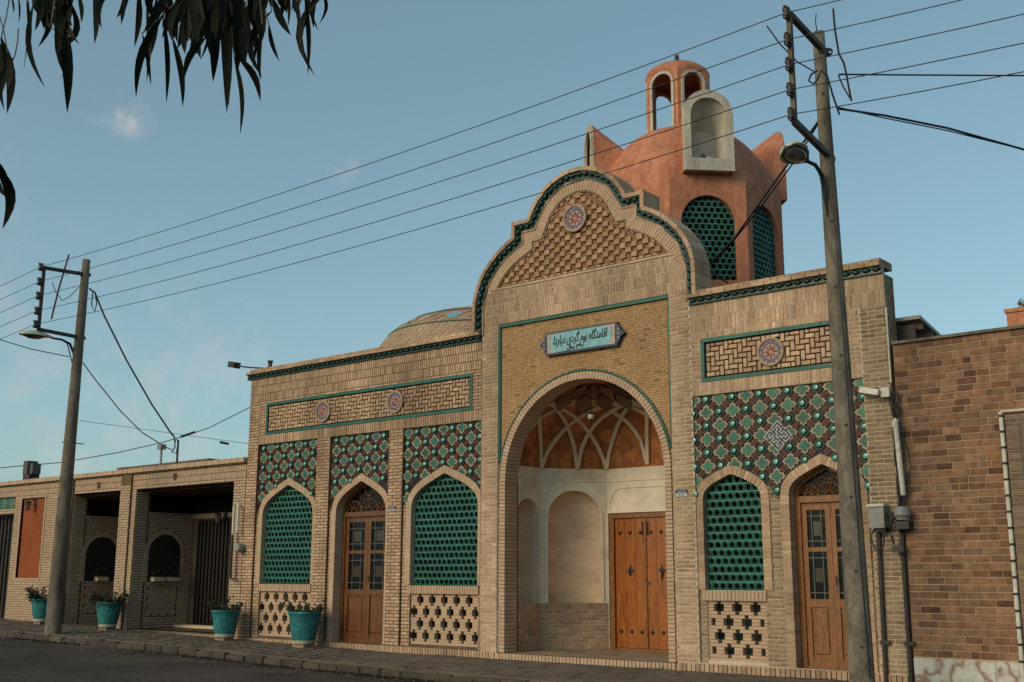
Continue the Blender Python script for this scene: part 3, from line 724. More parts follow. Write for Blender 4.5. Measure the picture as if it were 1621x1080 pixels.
# square kufic diamond
kf = frame((-7.49, .018, 3.36), 0) @ Matrix.Rotation(R(45), 4, 'Y')
mb = MB(kf); mb.mi = 0; mb.box(-.165, .165, 0, .03, -.165, .165); mb.mi = 1
G_ = ["111101111101111", "100000000000001", "101110111011101", "101010101010101", "101011101110101", "100010000010001", "111010111010111",
      "000000101000000", "111011101110111", "100010000010001", "101110111011101", "101000101000101", "101111101111101", "100000000000001", "111110111011111"]
mg = .33 / 15
for j_, row in enumerate(G_):
    for i_, ch_ in enumerate(row):
        if ch_ == '1': mb.box(-.165 + i_ * mg + .002, -.165 + (i_ + 1) * mg + .001, -.006, .001, -.165 + j_ * mg + .003, -.165 + (j_ + 1) * mg - .001, back=False)
mb.build('kufic_diamond', [M_['ink'], M_['platetxt']], tp4)

# cornice --------------------------------------------------------------------------------
bead = MB(); bead.smooth = True; bead.lathe([(.040 * math.cos(t), .036 * math.sin(t)) for t in [-1.57, -1, -.5, 0, .5, 1, 1.57]], 10, sx=1.35, sy=.8)
bead_me = bead.mesh('glazed_bead', M_['dkgreen'])
def cornice(x0, x1, z, endcap=False):
    mb = MB(); mb.box(x0, x1, -.045, .05, z + .0, z + .035); mb.box(x0, x1, -.05, .05, z + .078, z + .10); mb.box(x0, x1, -.02, .05, z + .035, z + .078, back=False)
    c = mb.build('cornice', M_['dkgreen'], bld)
    n = round((x1 - x0) / .148)
    for i in range(n):
        place(bpy.data.objects.new('glazed_bead', bead_me), c, Matrix.Translation((x0 + (x1 - x0) * (i + .5) / n, -.045, z + .057)))
    mb = MB(); n = round((x1 - x0) / .22)
    for i in range(n):
        a, b = x0 + (x1 - x0) * i / n, x0 + (x1 - x0) * (i + 1) / n; d = rnd.uniform(-.004, .004)
        mb.brick(a + .004, b - .004, -.10 + d, .36, z + .102, z + .158)
        mb.brick(a + .004 + .1, b - .004 + .1 if i < n - 1 else b - .004, -.075 + d, .36, z + .162, z + .205 + rnd.uniform(0, .004))
    mb.build('cap_bricks', M_['brick'], c)
    return c
cl = cornice(BL - .09, PL - .005, 5.50); cr_ = cornice(PR + .005, BR - .005, 5.50)
mb = MB(); mb.box(BL + .36, -13.2, .36, 8.6, 4.31, 4.35); mb.build('roof', M_['mortar_dark'], bld)
mb = MB(); mb.box(-8.8, BR - .36, .36, 8.6, 4.31, 4.35); mb.build('roof', M_['mortar_dark'], bld)

# curved gable ------------------------------------------------------------------------------
half = [(-2.32, 5.60), (-2.32, 5.86)] + bez((-2.32, 6.10), (-2.30, 6.62), (-1.88, 7.07), (-1.40, 7.27), 12) + [(-1.40, 7.55), (-1.05, 7.55)]
arc = [(1.13 * math.cos(R(a)), 7.13 + 1.13 * math.sin(R(a))) for a in [152, 144, 136, 128, 120, 112, 104, 97, 90]]
Lh = half + arc
GP = [(XC + a, b) for a, b in Lh] + [(XC - a, b) for a, b in reversed(Lh[:-1])]
body = [p for p in offset(GP, .07)]
body = [(a, max(b, 5.748)) for a, b in body]
fo = offset(GP, .405)
def clip_above(P, z):
    o = []
    for (a, b), (c, d) in zip(P, P[1:]):
        if b >= z: o.append((a, b))
        if (b < z) != (d < z): o.append((a + (z - b) * (c - a) / (d - b), z))
    if P[-1][1] >= z: o.append(P[-1])
    return o
field = clip_above(fo, 6.42)
mb = MB(); mb.prism(body, [field], 0, .39, back=True)
gab = mb.build('curved_gable', M_['mortar_light'], bld)
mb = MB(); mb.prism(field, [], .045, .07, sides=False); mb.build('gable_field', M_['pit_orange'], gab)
def dense(P, s=.05): return resample(P, s)
mb = MB(); C0 = GP
# keep corners: resample each straight / curved stretch separately
def segs(P, z=None):
    cuts = [0]; n = len(P)
    for i in range(1, n - 1):
        a = Vector(P[i]) - Vector(P[i - 1]); b = Vector(P[i + 1]) - Vector(P[i])
        if a.angle(b) > R(25): cuts.append(i)
    cuts.append(n - 1); return cuts
cuts = segs(GP)
def strip(off0, off1, y0, y1, pitch, joint, name, mname, parent, zc=None, kind=None, jit=.0):
    O, I = offset(GP, off0), offset(GP, off1); mb = MB(); mid = offset(GP, (off0 + off1) / 2)
    for a, b in zip(cuts, cuts[1:]):
        so, si, sm_ = O[a:b + 1], I[a:b + 1], mid[a:b + 1]
        L = sum(math.dist(p, q) for p, q in zip(sm_, sm_[1:])); n = max(1, round(L / pitch))
        def samp(P):
            # same parameter on both edges
            acc = [0]
            for p, q in zip(sm_, sm_[1:]): acc.append(acc[-1] + math.dist(p, q))
            out = []
            for i in range(n + 1):
                d = acc[-1] * i / n; j = 0
                while j < len(acc) - 2 and acc[j + 1] < d: j += 1
                t = (d - acc[j]) / max(1e-9, acc[j + 1] - acc[j]); out.append((P[j][0] + t * (P[j + 1][0] - P[j][0]), P[j][1] + t * (P[j + 1][1] - P[j][1])))
            return out
        A, B = samp(so), samp(si)
        for i in range(n):
            if zc and (A[i][1] + B[i][1]) / 2 < zc: continue
            d = rnd.uniform(-jit, jit)
            band(mb, A[i:i + 2], B[i:i + 2], y0 + d, y1, pitch, joint)
    return mb.build(name, M_[mname], parent, kind)
strip(0, .07, -.10, .40, .21, .008, 'cap_bricks', 'brick', gab, jit=.004)
strip(.07, .185, -.035, .02, .5, .0, 'glazed_band', 'dkgreen', gab)
strip(.07, .095, -.075, -.03, .5, .0, 'glazed_lip', 'dkgreen', gab)
strip(.185, .215, -.03, .02, .21, .006, 'edge_bricks', 'brick', gab)
strip(.218, .405, -.014, .06, .062, .009, 'voussoir_bricks', 'brick_light', gab, zc=6.36, jit=.002)
# plain bricks between the soldier rows and the band at the gable's sides
rs = []
for r in lay([rect(PL, PR, 6.0, 6.42)], 6.0, 6.42, vertical=True, length=.1):
    pass
mp_ = resample(offset(GP, .128), .132)
for (a, b), (c, d) in zip(mp_, mp_[1:]):
    ang = math.atan2(d - b, c - a)
    place(bpy.data.objects.new('glazed_bead', bead_me), gab, Matrix.Translation(((a + c) / 2, -.055, (b + d) / 2)) @ Matrix.Rotation(-ang, 4, 'Y'))
# side pieces of wall between the pilasters' top and the band
mb = MB(); mb.box(XC - 1.95, XC + 1.95, -.022, .0, 6.375, 6.405)
mb.build('string_course', M_['brick'], gab)
mb = MB(); e = offset(GP, .435); e2 = clip_above(e, 6.44); e1 = clip_above(offset(GP, .405), 6.42)
a_, b_ = resample(e1, .06), None
band(mb, offset(a_, 0.0), offset(a_, .022), .012, .06); mb.build('field_moulding', M_['brick'], gab)
cells = []
cw, ch = .113, .089; inner = clip_above(offset(GP, .425), 6.45)
for i in range(-18, 19):
    for j in range(0, 20):
        x, z = XC + (i + .0) * cw, 6.49 + (j + .5) * ch
        if (i + j) % 2: continue
        if math.hypot(x - (XC - .04), z - 7.375) < .25: continue
        if all(inside(inner, x + a, z + b) for a, b in ((-cw / 2, -ch / 2), (cw / 2, -ch / 2), (-cw / 2, ch / 2), (cw / 2, ch / 2))):
            cells.append((x - cw / 2 + .003, x + cw / 2 - .003, z - ch / 2 + .003, z + ch / 2 - .003))
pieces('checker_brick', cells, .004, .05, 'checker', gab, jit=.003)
# small dog-tooth bricks along the field's edge
ip = resample(offset(inner, .03), .15); ip = [p for p in ip if p[1] > 6.56]
for (a, b), (c, d) in zip(ip, ip[1:]):
    ang = math.atan2(d - b, c - a); o = bpy.data.objects.new('edge_tooth_brick', unit('brick'))
    place(o, gab, Matrix.Translation(((a + c) / 2, .018, (b + d) / 2)) @ Matrix.Rotation(-ang, 4, 'Y') @ Matrix.Diagonal((.075, .04, .028, 1)))
for i in range(23):
    x = XC - 1.56 + i * .141; place(bpy.data.objects.new('edge_tooth_brick', unit('brick')), gab, Matrix.Translation((x, .014, 6.452)) @ Matrix.Diagonal((.09, .04, .03, 1)))
rosette(gab, XC - .04, 7.375, .245, -.02)

# ------------------------------------------------------------------ portal
ZS_P, RP = 2.97, 1.61
po = bld
ar = round_arch(XC, RP, 0, ZS_P, 40, .03)
mb = MB(); mb.prism([(-12.799, 0)] + ar + [(-9.261, 0), (-9.261, 5.745), (-12.799, 5.745)], [], .052, .34)
M_['ochre_joint'] = mat('ochre_joint_mortar', [(.21, .13, .065), (.26, .165, .09)], .9, .2, .2, 60, .15, 2, .1, random_piece=False)
pw = mb.build('portal_wall', M_['ochre_joint'], bld)
# ochre mosaic courses: thin strips of real relief in rows
rows = MB(); rows2 = MB(); z = 3.0
while z < 5.66:
    for s0, s1 in spans([[(-12.74, 0)] + round_arch(XC, RP + .16, 0, ZS_P, 40) + [(-9.32, 0), (-9.32, 5.66), (-12.74, 5.66)]], z + .012):
        x = s0 + rnd.uniform(-.05, 0)
        while x < s1:
            L = .125 if rnd.random() < .7 else .065
            a, b = max(x, s0), min(x + L - .008, s1)
            if b - a > .01 and rnd.random() < .96: rows.box(a, b, .045 + rnd.uniform(0, .003), .053, z, z + .033, back=False)
            x += L
    z += .042
rows.build('mosaic_bricks', M_['yellow'], pw, 'stuff')
mb = MB(); mb.box(-12.80, -9.26, .0, .05, 5.69, 5.74); mb.mi = 0; mb.box(-12.80, -12.765, .02, .05, ZS_P + .35, 5.688); mb.box(-9.295, -9.262, .02, .05, ZS_P + .35, 5.688)
mb.build('panel_border', M_['teal'], pw)
mb = MB(); voussoirs(mb, round_arch(XC, RP, .11, ZS_P, 48), .12, .010, .37, .062, .010)
mb.build('portal_arch_bricks', M_['brick_light'], bld)
mb = MB(); q = round_arch(XC, RP, .0, ZS_P, 48, .006); band(mb, offset(q, -.108), q, .02, .36); mb.build('portal_arch_mortar', M_['mortar_dark'], bld)
mb = MB(); gp = [(XC - (RP + .135) * math.cos(PI * i / 48), ZS_P + (RP + .135) * math.sin(PI * i / 48)) for i in range(3, 46)]
band(mb, offset(gp, -.024), gp, .012, .06, .3, .003); mb.build('arch_edge_tiles', M_['teal'], pw)
# front jamb headers left and right of the ring
mass('jamb_bricks', lay([rect(-12.80, XC - RP - .125, .13, ZS_P + .3)], .13, ZS_P + .3) + lay([rect(XC + RP + .125, -9.26, .13, ZS_P + .3)], .13, ZS_P + .3), .02, .04, 'brick', bld)
# portal floor and its front course
mb = MB(); mb.prism([(0, 0), (1, 0), (1, 1), (0, 1)], [], 0, 0) if False else None
fl = MB(); fl.add([(-12.80, 0, .107), (-9.26, 0, .107), (-9.26, .36, .107), (-9.2, 1.15, .107), (-10.1, 2.2, .107), (-12.0, 2.2, .107), (-12.8, 1.15, .107)], [(0, 1, 2, 3, 4, 5, 6)])
fl.box(-12.80, -9.26, .0, .3, 0, .10)
fl.build('portal_floor', M_['stonefloor'], bld)
mass('step_bricks', lay([rect(-12.79, -9.27, .0, .108)], 0, .108, vertical=True, length=.108, pitch=.07), -.022, .12, 'brick_light', bld, kind=None)

ZW0, ZW1 = .90, 3.28
P_ = [(-12.75, .36), (-12.75, 1.14), (-11.93, 2.05), (-10.13, 2.05), (-9.31, 1.14), (-9.31, .36)]
def facet(a, b, niche=None, door=None):
    L = math.dist(a, b); F = frame((a[0], a[1], 0), math.atan2(b[1] - a[1], b[0] - a[0]))
    if door is None:
        base = MB(F); base.box(0, L, .0, .2, .107, ZW0 - .002, back=False); o = base.build('niche_base', M_['mortar_light'], bld)
        rc = lay([rect(0, L, .107, .215)], .107, .215, vertical=True, length=.108, pitch=.07) + lay([rect(0, L, .215, .79)], .215, .79) + lay([rect(0, L, .79, ZW0)], .79, ZW0, vertical=True, length=.11, pitch=.07)
        mass('niche_base_bricks', rc, -.008, .03, 'brick', o, F)
        mb = MB(F); xc, hw, zs = niche
        pth = round_arch(xc, hw, ZW0, zs, 20)
        mb.prism([(0, ZW0)] + pth + [(L, ZW0), (L, ZW1), (0, ZW1)], [], .0, .12)
        mb.box(0, L, -.014, .01, 3.045, 3.062)
        wl = mb.build('niche_wall', M_['white'], bld)
        mb = MB(F); mb.smooth = True
        prof = [(1, ZW0), (1, zs)] + [(math.cos(t), zs + hw * math.sin(t)) for t in [.2, .4, .6, .8, 1.0, 1.2, 1.4, 1.57]]
        mb.lathe(prof, 20, (xc, .10, 0), 0, PI, hw, .26); mb.smooth = False
        mb.add([(xc - hw, .1, ZW0 + .002), (xc + hw, .1, ZW0 + .002), (xc + hw, .4, ZW0 + .002), (xc - hw, .4, ZW0 + .002)], [(0, 1, 2, 3)])
        mb.build('niche_recess', M_['cream_wall'], wl)
        mb = MB(F); q = round_arch(xc, hw, ZW0, zs, 24); band(mb, offset(q, -.045), q, -.016, .01); mb.build('niche_moulding', M_['white'], wl)
    else:
        x0, x1, zt = door
        mb = MB(F); mb.prism([(0, .107), (x0, .107), (x0, zt), (x1, zt), (x1, .107), (L, .107), (L, ZW1), (0, ZW1)], [], .0, .2)
        mb.box(0, L, -.014, .01, 3.045, 3.062); wl = mb.build('door_wall', M_['white'], bld)
        mb = MB(F); cx0, cx1, za, zb = x0 + .05, x1 - .12, zt + .08, 2.93
        mb.tube([(cx0, .0, za), (cx0, .0, zb - .22), (cx0 + .03, .0, zb - .2), (cx0 + .08, .0, zb - .09), (cx0 + .2, .0, zb), (cx1 - .2, .0, zb), (cx1 - .08, .0, zb - .09), (cx1, .0, zb - .22), (cx1, .0, za)], .018, 6)
        mb.build('door_wall_moulding', M_['white'], wl)
        mb = MB(F); mb.box(-.02, x0 - .002, .012, .2, .107, ZW0, back=False) if x0 > .03 else None
    return F, L
facet(P_[0], P_[1], (.39, .30, 2.42)); facet(P_[1], P_[2], (.615, .485, 2.40))
FD, LD = facet(P_[2], P_[3], door=(.012, 1.52, 2.485))
facet(P_[3], P_[4], (.615, .485, 2.40)); facet(P_[4], P_[5], (.39, .30, 2.42))
mb = MB(); mb.box(-10.42, -10.12, 2.02, 2.045, .107, .9); mb.build('niche_base', M_['brick_brown'], bld)
for xx in (XC - RP - .11, XC + RP + .0):
    mb = MB(); mb.box(xx, xx + .11, .345, .37, .107, ZW1); mb.build('reveal_edge', M_['brick_brown'], bld)
# half dome with crossing ribs
CY = .37
def base_r(th):
    d = Vector((math.cos(th), math.sin(th))); best = 9
    for (a, b) in zip(P_, P_[1:]):
        a = Vector((a[0] - XC, a[1] - CY)); e = Vector(b) - Vector((XC, CY)) - a; den = d.x * e.y - d.y * e.x
        if abs(den) < 1e-9: continue
        t = (a.x * e.y - a.y * e.x) / den; s = (a.x * d.y - a.y * d.x) / den
        if t > 0 and -.02 <= s <= 1.02: best = min(best, t)
    return best if best < 9 else 1.72
def dome_p(th, t, k=1.0):
    b = base_r(th) + (1.70 - base_r(th)) * min(1, t * 1.2)
    return Vector((XC + b * math.cos(t) * math.cos(th) * k, CY + b * math.cos(t) * math.sin(th) * k, ZW1 + 1.36 * math.sin(t) * k))
mb = MB(); nT, nE = 48, 16
for j in range(nE + 1):
    for i in range(nT + 1):
        mb.v.append(dome_p(PI * i / nT, PI / 2 * j / nE))
for j in range(nE):
    for i in range(nT):
        mb.f.append([j * (nT + 1) + i, j * (nT + 1) + i + 1, (j + 1) * (nT + 1) + i + 1, (j + 1) * (nT + 1) + i]); mb.m.append(0); mb.sm.append(True)
mb.add([(-12.85, .3, 4.58), (-9.2, .3, 4.58), (-9.2, 2.3, 4.68), (-12.85, 2.3, 4.68)], [(0, 1, 2, 3)])
hd = mb.build('half_dome', M_['vault'], bld)
def on_dome(x, y, k=.985):
    dx, dy = x - XC, y - CY; th = math.atan2(dy, dx); r = math.hypot(dx, dy)
    lo, hi = 0, PI / 2
    for _ in range(30):
        md = (lo + hi) / 2; p = dome_p(th, md); 
        if math.hypot(p.x - XC, p.y - CY) > r: lo = md
        else: hi = md
    return dome_p(th, lo, k)
feet = [PI / 8 * j for j in range(-5, 14)]
fix = {1: math.atan2(.77, 1.72), 3: math.atan2(1.68, .90), 5: math.atan2(1.68, -.90), 7: math.atan2(.77, -1.72)}
def fth(j): return fix.get(j, PI / 8 * j)
def foot(j): t = fth(j); b = base_r(t) if 0 < t < PI else 1.72; return Vector((XC + b * math.cos(t), CY + b * math.sin(t)))
for K in (5,):
    for j in range(-4, 9):
        a, b = foot(j), foot(j + K); mb = MB(); run_ = []
        for s in range(0, 25):
            p = a.lerp(b, s / 24)
            if p.y >= CY + .005: run_.append(on_dome(p.x, p.y))
        if len(run_) > 2:
            w_ = []
            for i, p in enumerate(run_):
                d = (run_[min(i + 1, len(run_) - 1)] - run_[max(i - 1, 0)]).normalized(); nrm = (p - Vector((XC, CY, ZW1 - .3))).normalized(); s_ = d.cross(nrm).normalized() * .034
                w_.append((p - s_ - nrm * .02, p + s_ - nrm * .02, p + s_ + nrm * .03, p - s_ + nrm * .03))
            for q in w_: mb.v.extend(q)
            for i in range(len(w_) - 1):
                for c in range(4): mb.f.append([i * 4 + c, i * 4 + (c + 1) % 4, i * 4 + 4 + (c + 1) % 4, i * 4 + 4 + c]); mb.m.append(0); mb.sm.append(False)
            mb.build('vault_rib', M_['rib'], hd)
# stucco diamonds above the ribs
for row, (t0, t1, n_) in enumerate([(.78, 1.12, 8), (.98, 1.38, 8)]):
    for i in range(n_ + 1):
        th = PI * (i + (.5 if row else 0)) / n_
        if th > PI: continue
        hwid = PI / n_ * .47
        c = [dome_p(max(0, min(PI, th + a)), t, .972) for a, t in ((0, t0), (hwid, (t0 + t1) / 2), (0, t1), (-hwid, (t0 + t1) / 2))]
        mid = dome_p(th, (t0 + t1) / 2, .955 if row == 0 else .965); mb = MB(); mb.add(c + [mid], [(0, 1, 4), (1, 2, 4), (2, 3, 4), (3, 0, 4)])
        mb.build('stucco_diamond', M_['vault_dark'] if (i + row) % 2 else M_['rib'] if False else M_['vault_dark'], hd)
# plank door of the portal
F = FD; x0, x1, zt = .012, 1.52, 2.485; mid_x = (x0 + x1) / 2
mb = MB(F); mb.box(x0, x0 + .10, .03, .14, .107, zt); mb.box(x1 - .10, x1, .03, .14, .107, zt); mb.box(x0 + .102, x1 - .102, .03, .14, zt - .09, zt); mb.box(x0 + .102, x1 - .102, .05, .14, .107, .135)
pd = mb.build('portal_door', M_['wood'], bld)
for s in (0, 1):
    a = x0 + .105 + s * (mid_x - x0 - .102); b = a + (mid_x - x0 - .108)
    mb = MB(F); 
    lf = None
    bk = MB(F); bk.box(a, b, .085, .12, .14, zt - .095); lf = bk.build('door_leaf', M_['wood_orange'], pd)
    mb = MB(F); n = 3
    for i in range(n):
        u0, u1 = a + (b - a) * i / n, a + (b - a) * (i + 1) / n; mb.brick(u0 + .0015, u1 - .0015, .070, .09, .14, zt - .095, .003)
    mb.build('plank', M_['wood_orange'], pd)
    mb = MB(F); mb.F = F
    for zz in (2.13, .42):
        for i in range(3):
            u = a + (b - a) * (i + .5) / 3
            st = MB(F @ Matrix.Translation((u, .068, zz)) @ Matrix.Rotation(R(90), 4, 'X')); st.smooth = True
            st.lathe([(.034, 0), (.034, .006), (.026, .022), (.012, .031), (0, .033)], 12); st.build('door_stud', M_['iron'], pd)
    u = (a + b) / 2; zk = 1.47
    mb = MB(F); mb.prism([(u - .075, zk), (u - .02, zk - .05), (u, zk - .11), (u + .02, zk - .05), (u + .075, zk), (u + .02, zk + .05), (u, zk + .11), (u - .02, zk + .05)], [], .056, .072)
    mb.tube([(u, .05, zk + .03), (u + (.02 if s else -.02), .03, zk - .03), (u, .035, zk - (.15 if s else .08))], .011, 8)
    mb.build('door_knocker', M_['iron'], pd)
    u = mid_x + (.05 if s else -.06)
    mb = MB(F); mb.box(u - .008, u + .008, .045, .072, 2.08, 2.32); mb.build('door_bolt', M_['iron'], pd)
mb = MB(F); mb.box(mid_x - .022, mid_x + .022, .048, .07, .15, zt - .1); cs = mb.build('centre_post', M_['wood'], pd)
mb = MB(F)
for i in range(9): mb.box(mid_x - .010, mid_x + .010, .038, .05, .35 + i * .235, .372 + i * .235)
mb.box(mid_x + .045, mid_x + .075, .055, .072, 1.22, 1.28)
mb.build('nail_heads', M_['iron'], pd)

# glazed double doors ----------------------------------------------------------------------
def glazed_door(d, y, woodmat):
    xc, hw = d['xc'], d['w'] / 2; a, b = xc - hw + .005, xc + hw - .005; zl = 2.40 if d is DOOR[2] else 2.49; z0 = d['z0']
    mb = MB(); mb.box(a, a + .075, y, y + .10, z0, zl + .09); mb.box(b - .075, b, y, y + .10, z0, zl + .09)
    mb.box(a + .077, b - .077, y - .02, y + .10, zl, zl + .09); mb.box(a + .077, b - .077, y + .01, y + .10, z0, z0 + .03)
    dr = mb.build('glazed_door', M_[woodmat], bld)
    # fanlight
    fp = [p for p in arch_of(d, -.004) if p[1] > zl + .1]; fp = [(a, zl + .092)] + fp + [(b, zl + .092)]
    mb = MB(); mb.prism(fp, [], y + .06, y + .066, sides=False); fan = mb.build('fanlight', M_['glass'], dr)
    cz = zl + .095; tr = MB()
    def arcp(cx, cz_, r, a0, a1, n=14): return [(cx + r * math.cos(a0 + (a1 - a0) * i / n), y + .045, cz_ + r * math.sin(a0 + (a1 - a0) * i / n)) for i in range(n + 1)]
    s = hw * .98
    for cx in (xc, xc - s * .62, xc + s * .62):
        r = s * .36 if cx == xc else s * .31
        tr.tube(arcp(cx, cz, r * .35, 0, PI), .009, 4)
        tr.tube(arcp(cx, cz + (.0), r, 0, PI), .010, 4)
        for i in range(1, 7):
            t = PI * i / 7; tr.tube([(cx + r * .35 * math.cos(t), y + .045, cz + r * .35 * math.sin(t)), (cx + r * math.cos(t), y + .045, cz + r * math.sin(t))], .007, 4)
    r = s * .30; zz = cz + s * .66
    tr.tube(arcp(xc, zz - .02, r * .62, 0, 2 * PI, 18), .009, 4)
    for i in range(6):
        t = PI / 6 + PI * i / 3; tr.tube([(xc + r * .62 * math.cos(t), y + .045, zz - .02 + r * .62 * math.sin(t)), (xc + r * 1.15 * math.cos(t), y + .045, zz - .02 + r * 1.15 * math.sin(t))], .008, 4)
    for sg in (-1, 1): tr.tube([(xc + sg * s * .33, y + .045, cz + s * .30), (xc + sg * s * .42, y + .045, cz + s * .52), (xc + sg * s * .22, y + .045, cz + s * .78)], .008, 4)
    tr.build('fan_tracery', M_['wood'], dr)
    mb = MB(); rp = arch_of(d, -.002); rp = [p for p in rp if p[1] > zl + .05]; band(mb, rp, offset(rp, .05), y + .0, y + .09); mb.build('arch_frame', M_[woodmat], dr)
    for s_ in (0, 1):
        l0 = a + .079 + s_ * (xc - a - .077); l1 = l0 + (xc - a - .082); sw = .085 if hw > .6 else .075; zt = zl - .004; zm = .97 if hw < .6 else 1.02
        lf = MB()
        lf.box(l0, l0 + sw, y + .03, y + .07, z0 + .03, zt); lf.box(l1 - sw, l1, y + .03, y + .07, z0 + .03, zt)
        za = (zt - .10 + zm + .10) / 2 + .03
        for c, e in ((z0 + .03, z0 + .15), (zm - .02, zm + .09), (za, za + .06), (zt - .10, zt)): lf.box(l0 + sw + .001, l1 - sw - .001, y + .032, y + .068, c, e)
        leaf = lf.build('door_leaf', M_[woodmat], dr)
        g0, g1 = l0 + sw, l1 - sw
        for c, e in ((zm + .09, za), (za + .06, zt - .10)):
            gb = MB(); gb.box(g0, g1, y + .052, y + .056, c, e); gb.build('glass_pane', M_['glass'], dr)
            ld = MB(); i1, i2 = g0 + (g1 - g0) * .24, g0 + (g1 - g0) * .76
            for u in (i1, i2): ld.box(u - .006, u + .006, y + .040, y + .051, c, e)
            for zz_ in (c + (i1 - g0) * 1.0 + .02, e - (i1 - g0) * 1.0 - .02): ld.box(g0, g1, y + .041, y + .050, zz_ - .006, zz_ + .006)
            ld.build('lead_strips', M_['lead'], dr)
            am = MB(); am.box(i1 + .02, i2 - .02, y + .049, y + .0515, (c + e) / 2 - .10, (c + e) / 2 + .10); am.build('amber_pane', M_['amber'], dr)
        pn = MB(); c, e = z0 + .15, zm - .02
        pn.box(g0, g1, y + .058, y + .064, c, e); pn.brick(g0 + .03, g1 - .03, y + .040, y + .06, c + .04, e - .04, .014); pn.build('door_panel', M_[woodmat], dr)
    hb = MB(); hb.box(xc + .03, xc + .055, y + .015, y + .03, 1.25, 1.38); hb.tube([(xc + .042, y + .012, 1.33), (xc + .09, y + .0, 1.33)], .008, 6); hb.build('door_handle', M_['iron'], dr)
    sb_ = MB(); sb_.box(a - .1, b + .1, .0, .34, .0, z0); sb_.build('threshold', M_['paver'], dr)
M_['wood_dark'] = mat('darker_varnished_wood', [(.125, .046, .014), (.155, .060, .019), (.09, .034, .011)], .4, .4, .3, 14, .2, 2.5, .08, random_piece=False, gvec=(5, 5, .6))
glazed_door(DOOR[1], .21, 'wood_dark'); glazed_door(DOOR[2], .20, 'wood')

# street number plates, name cartouche
def plate(x, z, w_, h_, label):
    t = empty('street_plate', (x, -.02, z), label, 'sign')
    mb = MB(); mb.box(-w_ / 2, w_ / 2, -.004, .008, 0, h_ / 2); mb.mi = 1; mb.box(-w_ / 2, w_ / 2, -.004, .008, -h_ / 2, 0)
    mb.build('plate', [M_['plateblue'], M_['platetxt']], t, local=True)
    mb = MB()
    for i in range(5): mb.box(-w_ * .3 + i * w_ * .13, -w_ * .3 + i * w_ * .13 + w_ * .07, -.006, 0, h_ * .13, h_ * .30)
    mb.build('lettering', M_['platetxt'], t, local=True)
    mb = MB()
    for i in range(3): mb.box(-w_ * .2 + i * w_ * .16, -w_ * .2 + i * w_ * .16 + w_ * .06, -.006, 0, -h_ * .36, -h_ * .14)
    mb.build('digits', M_['ink'], t, local=True)
plate(-9.105, 2.605, .21, .105, 'small blue and white street plate on the pier right of the portal arch')
plate(-15.36, 2.585, .18, .09, 'small blue and white street plate right of the glazed door between the left windows')
plate(-24.35, 2.93, .19, .08, 'small dark street plate on the pilaster of the low building')
car = empty('name_plaque', (-10.97, -.01, 5.24), 'blue tiled name plaque with Persian lettering and pointed navy ends above the portal arch', 'sign')
PW, PH = .73, .185
mb = MB(); mb.box(-PW - .01, PW + .01, -.02, .06, -PH - .012, PH + .012)
for s in (-1, 1):
    P = [(s * PW, PH * .95), (s * (PW + .055), PH * .55), (s * (PW + .075), PH * .30), (s * (PW + .15), 0), (s * (PW + .075), -PH * .30), (s * (PW + .055), -PH * .55), (s * PW, -PH * .95)]
    mb.prism(P, [], -.024, .06)
mb.build('plaque_frame', M_['navy'], car, local=True)
mb = MB(); mb.box(-PW + .03, PW - .03, -.030, 0, -PH + .02, PH - .02); mb.build('rose_ground', M_['pink'], car, local=True)
mb = MB(); P = []
for i in range(40):
    t = 2 * PI * i / 40; c, s = math.cos(t), math.sin(t); P.append(((PW - .10) * math.copysign(abs(c) ** .35, c), (PH - .02) * math.copysign(abs(s) ** .5, s)))
mb.prism(P, [], -.034, -.02); mb.build('blue_field', M_['blue'], car, local=True)
mb = MB()
for s in (-1, 1):
    for zz in (-.07, .0, .07): mb.box(s * (PW + .035) - .014, s * (PW + .035) + .014, -.032, -.01, zz - .014, zz + .014)
mb.build('end_flower_tiles', M_['paleblue'], car, local=True)
def text_mesh(s, size, name, m, shear=.25, fit=1.0):
    c = bpy.data.curves.new('t', 'FONT'); c.body = s; c.size = size; c.align_x = 'CENTER'; c.align_y = 'CENTER'; c.extrude = .004; c.offset = .0035; c.shear = shear; c.resolution_u = 3
    o = bpy.data.objects.new('t', c); col.objects.link(o)
    bpy.context.view_layer.update(); dg = bpy.context.evaluated_depsgraph_get(); me = bpy.data.meshes.new_from_object(o.evaluated_get(dg)); bpy.data.objects.remove(o)
    xs_ = [v.co.x for v in me.vertices]; cx_ = (max(xs_) + min(xs_)) / 2; k_ = fit / (max(xs_) - min(xs_))
    for v in me.vertices: v.co.x = (v.co.x - cx_) * k_
    me.name = name; me.materials.clear(); me.materials.append(m); return me
def glyphs(words_): return ' '.join(''.join(chr(c) for c in reversed(w_)) for w_ in reversed(words_))
L1 = glyphs([[0xFE8D, 0xFED7, 0xFE8E, 0xFEE3, 0xFE98, 0xFB95, 0xFE8E, 0xFEE9], [0xFE91, 0xFEEE, 0xFEE1], [0xFB94, 0xFEAE, 0xFEA9, 0xFBFC], [0xFEA9, 0xFBFE, 0xFE8E, 0xFEAD, 0xFEA9, 0xFE8D]])
L2 = glyphs([[0x06F1, 0x06F3, 0x06F9, 0x06F6][::-1], [0xFEB3, 0xFE8E, 0xFEDD]])
for s, sz, zz, xx in ((L1, .185, .035, 0), (L2, .075, -.115, -.1)):
    me = text_mesh(s, sz, 'lettering', M_['ink'], fit=(1.12 if s is L1 else .36))
    o = bpy.data.objects.new('lettering', me); place(o, car, Matrix.Translation((xx, -.036, zz)) @ Matrix.Rotation(R(90), 4, 'X') @ Matrix.Diagonal((1, 1.1, 1, 1)), local=True)

